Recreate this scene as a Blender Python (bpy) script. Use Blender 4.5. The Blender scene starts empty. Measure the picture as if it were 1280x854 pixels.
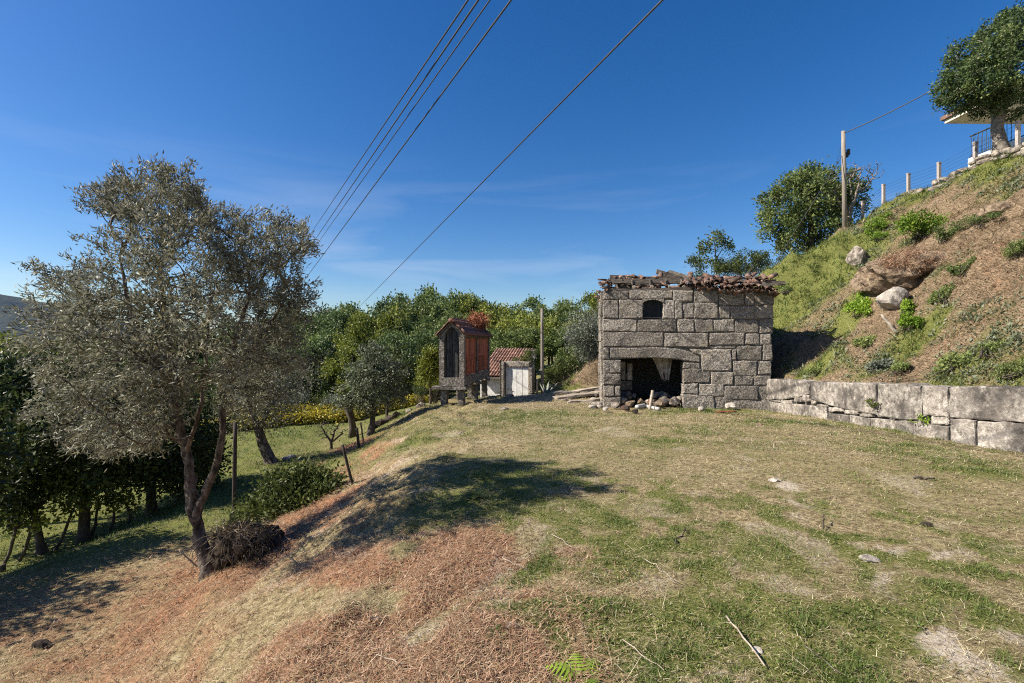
import bpy, math, random
import numpy as np
from mathutils import Vector
S = bpy.context.scene
COL = S.collection
R = math.radians
# ------------------------------------------------------------------ camera, sky, sun, exposure
CAMZ, FPX, UC, VC = 1.75, 600.0, 640.0, 427.0
cam = bpy.data.objects.new('camera', bpy.data.cameras.new('camera'))
COL.objects.link(cam); S.camera = cam
cam.location = (0, 0, CAMZ); cam.rotation_euler = (R(90), 0, 0)
cam.data.sensor_width = 36; cam.data.lens = FPX / 1280 * 36
cam.data.clip_start = 0.05; cam.data.clip_end = 12000
TOSUN = Vector((-1.0, -0.12, 0.84)).normalized()
sun = bpy.data.objects.new('sun', bpy.data.lights.new('sun', 'SUN'))
COL.objects.link(sun)
sun.rotation_euler = TOSUN.to_track_quat('Z', 'Y').to_euler(); sun.location = (-20, 0, 30)
sun.data.energy = 5.0; sun.data.angle = R(0.5); sun.data.color = (1.0, 0.91, 0.77)
W = bpy.data.worlds.new('World'); S.world = W; W.use_nodes = True
nt = W.node_tree; nt.nodes.clear()
def nn(t, k, **kw):
    n = t.nodes.new(k)
    for a, b in kw.items(): setattr(n, a, b)
    return n
sky = nn(nt, 'ShaderNodeTexSky', sky_type='NISHITA', sun_disc=False)
sky.sun_elevation = math.asin(TOSUN.z); sky.sun_rotation = math.atan2(TOSUN.x, TOSUN.y)
sky.air_density = 1.0; sky.dust_density = 0.65; sky.ozone_density = 3.2; sky.altitude = 300
hsv = nn(nt, 'ShaderNodeHueSaturation'); hsv.inputs['Saturation'].default_value = 1.36; hsv.inputs['Hue'].default_value = .508
nt.links.new(sky.outputs[0], hsv.inputs['Color'])
tc = nn(nt, 'ShaderNodeTexCoord')
mp = nn(nt, 'ShaderNodeMapping'); mp.inputs['Scale'].default_value = (1.6, 1.6, 11.0); mp.inputs['Rotation'].default_value = (0.0, R(-7), R(20))
nt.links.new(tc.outputs['Generated'], mp.inputs['Vector'])
cn = nn(nt, 'ShaderNodeTexNoise'); cn.inputs['Scale'].default_value = 1.5; cn.inputs['Detail'].default_value = 5; cn.inputs['Distortion'].default_value = .5
nt.links.new(mp.outputs[0], cn.inputs['Vector'])
cr = nn(nt, 'ShaderNodeMapRange'); cr.inputs[1].default_value = .50; cr.inputs[2].default_value = .80; cr.inputs[3].default_value = 0; cr.inputs[4].default_value = .28
nt.links.new(cn.outputs[0], cr.inputs[0])
sx_ = nn(nt, 'ShaderNodeSeparateXYZ'); nt.links.new(tc.outputs['Generated'], sx_.inputs[0])
cz = nn(nt, 'ShaderNodeMapRange'); cz.inputs[1].default_value = .36; cz.inputs[2].default_value = .18; nt.links.new(sx_.outputs[2], cz.inputs[0])
cq = nn(nt, 'ShaderNodeMath', operation='MULTIPLY'); nt.links.new(cr.outputs[0], cq.inputs[0]); nt.links.new(cz.outputs[0], cq.inputs[1])
cm = nn(nt, 'ShaderNodeMixRGB'); cm.inputs[2].default_value = (6.2, 6.6, 7.4, 1)
nt.links.new(cq.outputs[0], cm.inputs[0]); nt.links.new(hsv.outputs[0], cm.inputs[1])
bg = nn(nt, 'ShaderNodeBackground'); bg.inputs['Strength'].default_value = 0.068
wo = nn(nt, 'ShaderNodeOutputWorld')
nt.links.new(cm.outputs[0], bg.inputs[0]); nt.links.new(bg.outputs[0], wo.inputs[0])
S.view_settings.view_transform = 'Standard'; S.view_settings.look = 'None'
S.view_settings.exposure = 1.0; S.view_settings.gamma = 1.0
S.render.engine = 'CYCLES'
S.cycles.use_denoising = False; S.cycles.sample_clamp_indirect = 1.5; S.cycles.use_adaptive_sampling = False; S.cycles.filter_width = 1.1
S.cycles.volume_bounces = 0; S.cycles.max_bounces = 6; S.cycles.transparent_max_bounces = 8

# ------------------------------------------------------------------ numpy noise
def _hash(ix, iy, seed):
    h = (ix.astype(np.int64) * 374761393 + iy.astype(np.int64) * 668265263 + seed * 974634777) & 0xFFFFFFFF
    h = ((h ^ (h >> 13)) * 1274126177) & 0xFFFFFFFF
    return ((h ^ (h >> 16)) & 0xFFFF) / 65535.0
def vnoise(x, y, seed=0):
    x = np.asarray(x, float); y = np.asarray(y, float)
    ix = np.floor(x); iy = np.floor(y); fx = x - ix; fy = y - iy
    fx = fx * fx * (3 - 2 * fx); fy = fy * fy * (3 - 2 * fy)
    a = _hash(ix, iy, seed); b = _hash(ix + 1, iy, seed); c = _hash(ix, iy + 1, seed); d = _hash(ix + 1, iy + 1, seed)
    return (a * (1 - fx) + b * fx) * (1 - fy) + (c * (1 - fx) + d * fx) * fy
def fbm(x, y, seed=0, oct=4):
    s = 0; a = .5; t = 0
    for k in range(oct):
        s = s + a * vnoise(np.asarray(x) * 2 ** k, np.asarray(y) * 2 ** k, seed + k * 17); t += a; a *= .5
    return s / t
def sstep(a, b, x):
    t = np.clip((np.asarray(x, float) - a) / (b - a), 0, 1)
    return t * t * (3 - 2 * t)

# ------------------------------------------------------------------ terrain
# profile sections across the place: y -> (x, z) of the same 13 break points
SEC = [
 (-30, [(-60,-5),(-14,-2.8),(-8.6,-2.4),(-8.2,-1.5),(-3.2,-1.35),(-0.9,0),(2,.02),(8.3,0),(8.65,1.3),(17,9.3),(20,9.5),(60,12),(400,20)]),
 (1,   [(-60,-5),(-14,-2.8),(-8.6,-2.4),(-8.0,-1.55),(-3.3,-1.32),(-0.8,-.01),(2,.0),(8.45,0),(8.8,1.2),(17,9.0),(20,9.2),(60,12),(400,20)]),
 (6.3, [(-60,-5),(-14,-2.8),(-8.5,-2.4),(-7.75,-1.6),(-4.1,-1.32),(-1.3,-.04),(2,-.02),(8.3,.0),(8.6,1.06),(17.1,8.7),(20,8.9),(60,11),(400,18)]),
 (10,  [(-60,-5),(-14,-2.9),(-8.1,-2.5),(-7.0,-1.7),(-4.3,-1.6),(-1.9,-.2),(2,-.12),(8.0,-.1),(8.3,.9),(17.1,8.65),(20,8.8),(60,11),(400,18)]),
 (14,  [(-60,-5),(-15,-2.6),(-9.2,-2.3),(-8.2,-1.9),(-5.2,-1.75),(-2.2,-.34),(2,-.28),(7.65,-.27),(7.95,.72),(17,8.4),(20,8.5),(60,11),(400,18)]),
 (17,  [(-60,-4.5),(-16,-2.4),(-10.5,-2.2),(-9.2,-2.0),(-6,-1.92),(-2.6,-.5),(1,-.40),(7.9,-.3),(8.3,1.1),(17,8.25),(20,8.3),(60,10),(400,18)]),
 (18.6,[(-60,-4.5),(-16,-2.35),(-11.2,-2.2),(-10,-2.05),(-6.4,-1.96),(-2.8,-.6),(1,-.42),(5.2,-.25),(8.2,1.5),(17,8.2),(20,8.2),(60,10),(400,18)]),
 (20,  [(-60,-4.5),(-16,-2.3),(-12,-2.2),(-10.6,-2.1),(-6.7,-2.0),(-3.0,-.75),(.4,-.47),(1.4,-.42),(3.7,.85),(17,8.05),(20,8.0),(60,9),(400,18)]),
 (23,  [(-60,-4),(-16,-2.4),(-13,-2.3),(-11,-2.2),(-7.4,-2.2),(-3.4,-1.3),(.4,-1.2),(2.2,-.9),(4.8,.5),(17.1,7.6),(20,7.4),(60,8),(400,16)]),
 (30,  [(-60,-4),(-18,-2.8),(-14,-2.7),(-12,-2.7),(-9,-2.7),(-4,-1.9),(1,-1.6),(3,-1.3),(6,.2),(17.2,6.5),(20,6),(60,6),(400,14)]),
 (40,  [(-60,-4),(-22,-3.2),(-18,-3.2),(-14,-3.2),(-10,-3.2),(-5,-2.8),(1,-2.4),(4,-2),(8,0),(18,4.8),(22,4.5),(60,5),(400,12)]),
 (80,  [(-60,-4),(-26,-3),(-20,-3),(-16,-3),(-12,-3),(-6,-2.6),(1,-2.2),(6,-1.6),(12,0),(24,2.5),(30,3),(60,4),(400,12)]),
 (200, [(-60,-8),(-26,-6),(-20,-6),(-16,-6),(-12,-6),(-6,-5.6),(1,-5),(6,-4.6),(12,-4),(24,-3),(30,-2.5),(60,-2),(400,4)]),
 (900, [(-60,-60),(-26,-60),(-20,-60),(-16,-60),(-12,-60),(-6,-60),(1,-60),(6,-60),(12,-60),(24,-60),(30,-60),(60,-60),(400,-60)]),
 (9000,[(-60,-60),(-26,-60),(-20,-60),(-16,-60),(-12,-60),(-6,-60),(1,-60),(6,-60),(12,-60),(24,-60),(30,-60),(60,-60),(400,-60)]),
]
SY = np.array([s[0] for s in SEC], float)
SX = np.array([[p[0] for p in s[1]] for s in SEC], float)
SZ = np.array([[p[1] for p in s[1]] for s in SEC], float)
def _raw(x, y):
    xs = np.stack([np.interp(y, SY, SX[:, k]) for k in range(SX.shape[1])], -1)
    zs = np.stack([np.interp(y, SY, SZ[:, k]) for k in range(SX.shape[1])], -1)
    z = np.where(x <= xs[..., 0], zs[..., 0], zs[..., -1])
    for k in range(SX.shape[1] - 1):
        a, b = xs[..., k], xs[..., k + 1]
        t = (x - a) / np.maximum(b - a, 1e-6)
        z = np.where((x > a) & (x <= b), zs[..., k] + t * (zs[..., k + 1] - zs[..., k]), z)
    return z
WX0 = SX[:, 7].copy(); SX[SY <= 17, 7] += .20; SX[SY <= 17, 8] += .22
def wallx(y): return np.interp(y, SY, WX0)
def crestx(y): return np.interp(y, SY, SX[:, 9])
def H(x, y, detail=True):
    x, y = np.broadcast_arrays(np.asarray(x, float), np.asarray(y, float))
    w = np.clip(np.abs(x - wallx(y) - .35) * .5 - .05, .04, .7) * np.where(y > 19.3, 1.2, 1.0)
    z = 0
    for k, c in ((-1, .16), (-.5, .21), (0, .26), (.5, .21), (1, .16)):
        z = z + c * _raw(x + k * w, y)
    if detail:
        hill = sstep(.3, 1.2, x - wallx(y)) * (1 - sstep(-1.0, 1.0, x - crestx(y)))
        bank = sstep(-5, -3.4, x) * (1 - sstep(-1.2, 0, x)) * (1 - sstep(22, 30, y)) * (y < 30)
        near = 1 - sstep(30, 60, np.hypot(x, y))
        z = z + near * ((fbm(x * .35, y * .35, 5, 3) - .5) * .12 + (fbm(x * 2.2, y * 2.2, 3, 3) - .5) * .06)
        z = z + near * hill * ((fbm(x * .9, y * .9, 21, 4) - .5) * .95 + (fbm(x * 3, y * 3, 22, 3) - .5) * .34)
        z = z + near * bank * ((fbm(x * 1.6, y * 1.2, 31, 4) - .5) * .30 + (fbm(x * 6, y * 6, 32, 2) - .5) * .07)
    return z
def h1(x, y): return float(H(np.array([x]), np.array([y]))[0])
def at(u, v, y): return Vector(((u - UC) / FPX * y, y, CAMZ - (v - VC) / FPX * y))
_ys = np.concatenate([np.arange(1.5, 40, .02), np.arange(40, 300, .25)])
def gp(u, v):
    z = CAMZ - (v - VC) / FPX * _ys
    i = np.argmax(H((u - UC) / FPX * _ys, _ys) >= z)
    y = _ys[i]
    return Vector(((u - UC) / FPX * y, y, h1((u - UC) / FPX * y, y)))

# ------------------------------------------------------------------ cover masks (what grows or lies where)
def _pb(lst):
    o = []
    for u, v, rx, ry, s in lst:
        p = gp(u, v); o.append((p.x, p.y, rx, ry, s))
    return o
GREEN = _pb([(640,600,1.2,.9,.6),(600,640,.7,.5,.4),(700,710,.25,.2,.7),(730,712,.25,.2,.5),(640,520,1.6,1.6,.45),(640,495,1.6,1.2,.5),(760,520,1.5,.7,.15),
  (900,515,1.6,.8,.5),(1000,530,1.2,.7,.45),(1150,565,1.0,.6,.45),(1240,590,.8,.5,.6),(950,700,.5,.35,.45),(860,690,.4,.3,.35),(1110,760,.4,.25,.65),(1160,730,.3,.2,.4),
  (820,760,.5,.35,.4),(960,790,.5,.25,.55),(760,700,.4,.3,.3),(890,820,.5,.2,.5),(1030,830,.4,.2,.3),(780,830,.4,.2,.35),(700,815,.15,.1,.5),(620,795,.12,.1,.6),(1240,760,.3,.2,.3),(700,650,.4,.3,.3),
  (720,560,2.5,1.2,.2),(860,640,1.0,.5,.2),(545,505,1.5,1.5,.25),(500,560,.9,1.2,.3),(560,640,.5,.5,.3),(890,755,.6,.3,.3)])
RED = _pb([(480,740,1.2,1.0,.9),(400,800,1.0,.7,.9),(560,780,.7,.5,.9),(330,820,.8,.5,.6),(620,720,.5,.4,.6),(560,830,.6,.3,.8),(430,720,.8,.7,.6),(660,690,.4,.3,.5),(350,850,.8,.5,.6),(250,750,.5,.4,.4),(340,690,1.2,1.0,.5),(640,845,.5,.25,.7),(450,580,1.0,1.6,.5),(430,620,.7,.9,.5),(418,572,1.0,1.2,.7),(445,556,.8,1.2,.7),(405,600,.7,.8,.5),(610,690,.5,.4,.5)])
PALE = _pb([(1100,690,.35,.2,.6),(1250,810,.4,.3,.6),(1000,612,.6,.35,.45),(880,770,.25,.15,.3),(1200,690,.6,.3,.35),(1130,720,.3,.2,.4),(720,500,1.0,.9,.9),(735,492,.7,.9,.9),(1180,800,.4,.2,.4),(980,850,.3,.1,.4),(880,600,.5,.3,.2),(1040,640,.5,.3,.35)])
HGREEN = _pb([(985,345,2.2,3.0,.8),(1030,315,1.6,2.4,.8),(1010,340,1.5,2.0,.6),(965,365,1.0,2.0,.6),(1060,300,.8,1.5,.4),(1240,205,1.2,1.0,.7),(1190,225,1.0,1.2,.7),(1150,240,1.0,1.2,.5),(1270,225,.9,1.0,.6),(1275,195,.8,.8,.7),(1110,262,.8,1.2,.35),
  (1110,445,.8,.6,.7),(1180,465,.8,.5,.75),(1260,468,.9,.5,.75),(1130,420,.8,.5,.5),(1240,430,.8,.5,.5),(1200,330,.7,.7,.4),(1020,460,.5,.6,.5),(985,462,.5,.5,.4),(1070,425,.5,.4,.45),(1210,395,.5,.4,.3),(1060,390,.5,.5,.3),(1250,380,.6,.4,.25)])
def _blob(lst, x, y):
    s = 0
    for a, b, rx, ry, k in lst: s = s + k * np.exp(-((x - a) / rx) ** 2 - ((y - b) / ry) ** 2)
    return s
def masks(x, y):
    wx = wallx(y); hx = x - wx
    hill = sstep(.15, .5, hx); x = x + (fbm(x * .9, y * .9, 41, 3) - .5) * 1.1; y = y + (fbm(x * .9, y * .9, 43, 3) - .5) * 1.1 * (y < 14)
    n = fbm(x * .8, y * .8, 51, 4); n2 = fbm(x * 2.6, y * 2.6, 61, 4)
    low = 1 - sstep(-3.6, -2.2, x + .12 * (y - 6) * (y > 10))
    lowg = low * sstep(6.6, 9.5, y - .55 * (x + 5)) 
    field = low * sstep(12.5, 15, y)
    lawn = (1 - hill) * (1 - low)
    nearc = lawn * (1 - sstep(4.5, 8, np.hypot(x, y))) * sstep(-.9, .5, x)
    g = lawn * (.30 + nearc * (.8 * sstep(.45, .66, fbm(x * 4.2, y * 4.2, 57, 5)) + .7 * (fbm(x * 13, y * 13, 59, 3) - .5) - .12) + _blob(GREEN, x, y)) + lowg * (1 - field) * .55 + low * (1 - field) * .45 * (1 - sstep(-5.9, -4.9, x - .1 * (y - 6))) + lawn * .45 * (1 - sstep(.05, .45, -hx)) * sstep(.4, .55, n2) + field * .62
    t = np.clip(hx / np.maximum(crestx(y) - wx, 1), 0, 1.3)
    bk = sstep(-4.6, -3.4, x) * (1 - sstep(-2.4, -1.2, x)) * sstep(7, 10, y) * (y < 22); g = g + bk * .22
    hg = .04 + .25 * sstep(.84, .94, t) + .9 * _blob(HGREEN, x, y) + .55 * sstep(23, 27, y) * sstep(.1, .3, t) + .15 * (1 - sstep(.0, .14, t)) + .5 * sstep(.60, .70, n)
    g = g + hill * hg
    g = g + np.where(y > 26, .3, 0) + np.where(x < -8.2, .35, 0)
    g = np.clip(g + (n2 - .5) * .55 + (n - .5) * .5, 0, 1.2)
    r = _blob(RED, x, y) * (.02 + 1.1 * sstep(.30, .66, fbm(x * 1.9, y * 1.9, 58, 5))) * (1 - hill) + hill * (.24 * sstep(.45, .62, fbm(x * .7, y * .7, 71, 3))) * (1 - .6 * np.clip(hg, 0, 1))
    bank = sstep(-4.6, -3.4, x) * (1 - sstep(-2.0, -.6, x)) * (y < 24)
    r = np.clip(r + low * (1 - lowg) * .38 + bank * .2 + (n2 - .5) * .4, 0, 1)
    p = np.clip(.8 * _blob(PALE, x, y) * (1 - hill) * (.0 + 1.25 * sstep(.46, .62, fbm(x * 6, y * 4, 63, 5))) + lawn * .38 * sstep(.58, .70, n2) + .07 * bank * sstep(.5, .65, n2), 0, 1)
    g = g * (1 - .75 * np.clip(r, 0, 1)) * (1 - .85 * p)
    return g, r, p, hill

# ------------------------------------------------------------------ mesh and material helpers
def mesh_np(name, V, F, mat=None, smooth=False, attrs=None, loc=None):
    V = np.asarray(V, np.float32).reshape(-1, 3)
    if loc is not None: V = V - np.asarray(loc, np.float32)
    me = bpy.data.meshes.new(name)
    if isinstance(F, np.ndarray) and F.ndim == 2:
        nf, k = F.shape
        me.vertices.add(len(V)); me.vertices.foreach_set('co', V.ravel())
        me.loops.add(nf * k); me.loops.foreach_set('vertex_index', F.astype(np.int32).ravel())
        me.polygons.add(nf); me.polygons.foreach_set('loop_start', np.arange(0, nf * k, k, dtype=np.int32))
        me.update(calc_edges=True)
    else:
        me.from_pydata([tuple(map(float, v)) for v in V], [], [tuple(int(i) for i in f) for f in F]); me.update()
    if mat is not None: me.materials.append(mat)
    if smooth: me.polygons.foreach_set('use_smooth', np.ones(len(me.polygons), bool))
    for k, a in (attrs or {}).items():
        a = np.asarray(a, np.float32)
        if a.ndim == 1: me.attributes.new(k, 'FLOAT', 'POINT').data.foreach_set('value', a)
        else: me.attributes.new(k, 'FLOAT_COLOR', 'POINT').data.foreach_set('color', a.ravel())
    return me
def link(name, data, loc=(0, 0, 0), parent=None, rotz=0, **props):
    o = bpy.data.objects.new(name, data); COL.objects.link(o)
    o.location = loc; o.rotation_euler = (0, 0, rotz)
    if parent is not None: o.parent = parent
    for k, v in props.items():
        if v is not None: o[k] = v
    return o
def thing(name, label, cat, loc, rotz=0, group=None, data=None):
    return link(name, data, loc, None, rotz, label=label, category=cat, group=group)
def part(name, me, parent, loc=(0, 0, 0), rotz=0, **props): return link(name, me, loc, parent, rotz, **props)

MATS = {}
def mat_new(name):
    m = bpy.data.materials.new(name); m.use_nodes = True
    t = m.node_tree; b = t.nodes['Principled BSDF']; MATS[name] = m
    b.inputs['Specular IOR Level'].default_value = .25
    return m, t, b
def ramp(t, stops):
    r = nn(t, 'ShaderNodeValToRGB'); e = r.color_ramp.elements
    while len(e) > 1: e.remove(e[0])
    e[0].position = stops[0][0]; e[0].color = (*stops[0][1], 1)
    for p, c in stops[1:]:
        x = e.new(p); x.color = (*c, 1)
    return r
def noise_mat(name, stops, scale, rough=.85, bump=.4, bscale=None, bdist=.02, detail=6, objvar=.25, patches=None, stretch=None, spec=.25, metallic=0):
    m, t, b = mat_new(name); b.inputs['Roughness'].default_value = rough; b.inputs['Metallic'].default_value = metallic
    b.inputs['Specular IOR Level'].default_value = spec
    g = nn(t, 'ShaderNodeTexCoord'); src = g.outputs['Object']
    oi = nn(t, 'ShaderNodeObjectInfo')
    add = nn(t, 'ShaderNodeVectorMath', operation='ADD'); mul = nn(t, 'ShaderNodeVectorMath', operation='SCALE')
    mul.inputs[0].default_value = (7.3, 3.1, 5.7); t.links.new(oi.outputs['Random'], mul.inputs['Scale'])
    t.links.new(src, add.inputs[0]); t.links.new(mul.outputs[0], add.inputs[1]); src = add.outputs[0]
    if stretch:
        mp = nn(t, 'ShaderNodeMapping'); mp.inputs['Scale'].default_value = stretch
        t.links.new(src, mp.inputs['Vector']); src2 = mp.outputs[0]
    else: src2 = src
    n = nn(t, 'ShaderNodeTexNoise'); n.inputs['Scale'].default_value = scale; n.inputs['Detail'].default_value = detail; n.inputs['Roughness'].default_value = .65
    t.links.new(src2, n.inputs['Vector'])
    r = ramp(t, stops); t.links.new(n.outputs[0], r.inputs[0]); out = r.outputs[0]
    for (pc, ps, lo, hi, amt) in (patches or []):
        pn = nn(t, 'ShaderNodeTexNoise'); pn.inputs['Scale'].default_value = ps; pn.inputs['Detail'].default_value = 5; pn.inputs['Roughness'].default_value = .7
        t.links.new(src2, pn.inputs['Vector'])
        mr = nn(t, 'ShaderNodeMapRange'); mr.inputs[1].default_value = lo; mr.inputs[2].default_value = hi; mr.inputs[4].default_value = amt
        t.links.new(pn.outputs[0], mr.inputs[0])
        mx = nn(t, 'ShaderNodeMixRGB'); mx.inputs[2].default_value = (*pc, 1)
        t.links.new(mr.outputs[0], mx.inputs[0]); t.links.new(out, mx.inputs[1]); out = mx.outputs[0]
    if objvar:
        hs = nn(t, 'ShaderNodeHueSaturation'); mr = nn(t, 'ShaderNodeMapRange')
        mr.inputs[3].default_value = 1 - objvar; mr.inputs[4].default_value = 1 + objvar
        t.links.new(oi.outputs['Random'], mr.inputs[0]); t.links.new(mr.outputs[0], hs.inputs['Value'])
        t.links.new(out, hs.inputs['Color']); out = hs.outputs[0]
    t.links.new(out, b.inputs['Base Color'])
    if bump:
        bn = nn(t, 'ShaderNodeTexNoise'); bn.inputs['Scale'].default_value = bscale or scale * 2; bn.inputs['Detail'].default_value = 6; bn.inputs['Roughness'].default_value = .7
        t.links.new(src2, bn.inputs['Vector'])
        bp = nn(t, 'ShaderNodeBump'); bp.inputs['Strength'].default_value = bump; bp.inputs['Distance'].default_value = bdist
        t.links.new(bn.outputs[0], bp.inputs['Height']); t.links.new(bp.outputs[0], b.inputs['Normal'])
    return m
def leaf_mat(name, stops, back=None, trans=.3, rough=.55, spec=.3, objvar=.15):
    m, t, b = mat_new(name); b.inputs['Roughness'].default_value = rough; b.inputs['Specular IOR Level'].default_value = spec
    a = nn(t, 'ShaderNodeAttribute', attribute_name='var'); r = ramp(t, stops); t.links.new(a.outputs['Fac'], r.inputs[0])
    oi = nn(t, 'ShaderNodeObjectInfo'); hs = nn(t, 'ShaderNodeHueSaturation'); mr = nn(t, 'ShaderNodeMapRange')
    mr.inputs[3].default_value = 1 - objvar; mr.inputs[4].default_value = 1 + objvar
    t.links.new(oi.outputs['Random'], mr.inputs[0]); t.links.new(mr.outputs[0], hs.inputs['Value']); t.links.new(r.outputs[0], hs.inputs['Color'])
    out = hs.outputs[0]
    if back:
        ge = nn(t, 'ShaderNodeNewGeometry'); mx = nn(t, 'ShaderNodeMixRGB'); mx.inputs[2].default_value = (*back, 1)
        t.links.new(ge.outputs['Backfacing'], mx.inputs[0]); t.links.new(out, mx.inputs[1]); out = mx.outputs[0]
    t.links.new(out, b.inputs['Base Color'])
    tr = nn(t, 'ShaderNodeBsdfTranslucent'); t.links.new(out, tr.inputs[0])
    ms = nn(t, 'ShaderNodeMixShader'); ms.inputs[0].default_value = trans
    t.links.new(b.outputs[0], ms.inputs[1]); t.links.new(tr.outputs[0], ms.inputs[2])
    t.links.new(ms.outputs[0], t.nodes['Material Output'].inputs[0])
    return m

GRAN = noise_mat('granite', [(.34, (.06,.053,.046)), (.45, (.20,.176,.152)), (.55, (.335,.302,.263)), (.68, (.57,.525,.465))], 24, .9, 1.0, 17, .09, objvar=.3, detail=4,
   patches=[((.07,.065,.058), 1.9, .52, .66, .62), ((.34,.285,.205), 2.6, .50, .66, .55), ((.42,.42,.37), 9, .60, .68, .45)])
GRAND = noise_mat('weathered_granite', [(.34, (.045,.04,.035)), (.48, (.165,.148,.13)), (.58, (.27,.245,.215)), (.72, (.45,.415,.37))], 16, .9, 1.0, 17, .05, objvar=.15, patches=[((.03,.028,.026), 2.5, .5, .65, .6)])
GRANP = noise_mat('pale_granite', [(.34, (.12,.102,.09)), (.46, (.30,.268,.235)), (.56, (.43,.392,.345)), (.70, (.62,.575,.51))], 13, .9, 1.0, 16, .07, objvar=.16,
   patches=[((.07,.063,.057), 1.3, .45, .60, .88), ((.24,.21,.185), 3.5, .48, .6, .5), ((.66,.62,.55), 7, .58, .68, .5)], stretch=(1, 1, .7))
MORT = noise_mat('mortar', [(.3, (.07,.06,.05)), (.7, (.19,.168,.142))], 12, .95, .6)
WOOD = noise_mat('old_wood', [(.34, (.045,.037,.03)), (.5, (.13,.11,.09)), (.66, (.27,.24,.20))], 6, .85, .6, 14, .01, stretch=(1, 9, 9), objvar=.3)
WOODV = noise_mat('weathered_boards', [(.3, (.045,.043,.043)), (.5, (.12,.115,.112)), (.75, (.21,.20,.19))], 6, .85, .6, 14, .01, stretch=(9, 9, .8), objvar=.3)
SHUT = noise_mat('shutter_wood', [(.3, (.008,.01,.012)), (.7, (.03,.036,.042))], 6, .8, .4, stretch=(9, 9, .8), objvar=.3)
TILE = noise_mat('terracotta', [(.34, (.06,.04,.032)), (.5, (.17,.09,.065)), (.68, (.33,.20,.15))], 7, .9, .6, 30, .015, objvar=.4,
   patches=[((.06,.052,.045), 5, .42, .6, .9), ((.30,.26,.215), 12, .55, .66, .6)])
REDW = noise_mat('red_paint', [(.3, (.19,.05,.026)), (.6, (.42,.125,.062)), (.8, (.46,.19,.115))], 5, .75, .3, stretch=(6, 6, .8), objvar=.45, patches=[((.10,.06,.045), 6, .5, .66, .6)])
WHITE = noise_mat('whitewash', [(.3, (.58,.585,.57)), (.6, (.78,.78,.76))], 3, .7, .25, 12, objvar=.08, patches=[((.30,.26,.21), 3.5, .52, .68, .6), ((.16,.15,.14), 9, .62, .68, .7)])
CREAM = noise_mat('cream_paint', [(.3, (.62,.55,.42)), (.7, (.74,.68,.54))], 2, .7, .1, objvar=.03)
CONC = noise_mat('concrete', [(.3, (.27,.24,.225)), (.7, (.44,.39,.365))], 14, .9, .4, objvar=.1)
POLE = noise_mat('pole_wood', [(.3, (.13,.11,.09)), (.7, (.30,.27,.23))], 4, .9, .5, 12, .01, stretch=(9, 9, .5), objvar=.1)
DPOST = noise_mat('dark_post_wood', [(.3, (.025,.02,.018)), (.7, (.085,.07,.06))], 6, .9, .5, stretch=(9, 9, 1), objvar=.2)
METAL = noise_mat('dark_metal', [(.3, (.03,.035,.033)), (.7, (.06,.065,.06))], 8, .5, 0, objvar=0)
WIRE = noise_mat('wire', [(.3, (.035,.035,.04)), (.7, (.07,.07,.075))], 8, .5, 0, objvar=0)
BARK = noise_mat('olive_bark', [(.36, (.032,.026,.022)), (.48, (.11,.09,.076)), (.62, (.25,.215,.185))], 14, .95, 1.0, 24, .06, stretch=(1, 1, .4), objvar=.05, patches=[((.40,.39,.34), 7, .6, .7, .5)])
BARKD = noise_mat('dark_bark', [(.3, (.04,.032,.026)), (.7, (.14,.115,.095))], 9, .95, .8, 22, .02, stretch=(1, 1, .4), objvar=.15)
BARKL = noise_mat('pale_bark', [(.34, (.10,.085,.07)), (.65, (.28,.25,.21))], 9, .95, .6, 22, .02, objvar=.1)
ROCK = noise_mat('rock', [(.34, (.07,.058,.047)), (.48, (.20,.17,.14)), (.65, (.40,.355,.30))], 7, .95, .9, 16, .05, objvar=.2, patches=[((.08,.075,.065), 3, .55, .68, .7)])
WROCK = noise_mat('pale_rock', [(.36, (.17,.15,.13)), (.48, (.33,.30,.262)), (.65, (.50,.46,.405))], 9, .95, .8, 18, .04, objvar=.1, patches=[((.22,.20,.17), 7, .58, .7, .8)])
SOIL = noise_mat('dry_soil', [(.34, (.07,.05,.036)), (.48, (.18,.13,.088)), (.65, (.32,.25,.17))], 9, .95, 1.0, 20, .05, objvar=.1)
DSOIL = noise_mat('root_soil', [(.3, (.02,.016,.013)), (.5, (.06,.045,.036)), (.75, (.14,.11,.09))], 9, .95, 1.0, 20, .06, objvar=.1)
CLOTH = noise_mat('torn_cloth', [(.36, (.15,.12,.095)), (.5, (.34,.295,.25)), (.66, (.48,.43,.37))], 7, .9, .3, objvar=.05)
STICK = noise_mat('bleached_wood', [(.3, (.20,.165,.13)), (.7, (.42,.365,.30))], 9, .9, .4, objvar=.15)
PVC = noise_mat('grey_pipe', [(.3, (.25,.25,.25)), (.7, (.40,.40,.39))], 9, .6, .1, objvar=.05)

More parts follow.
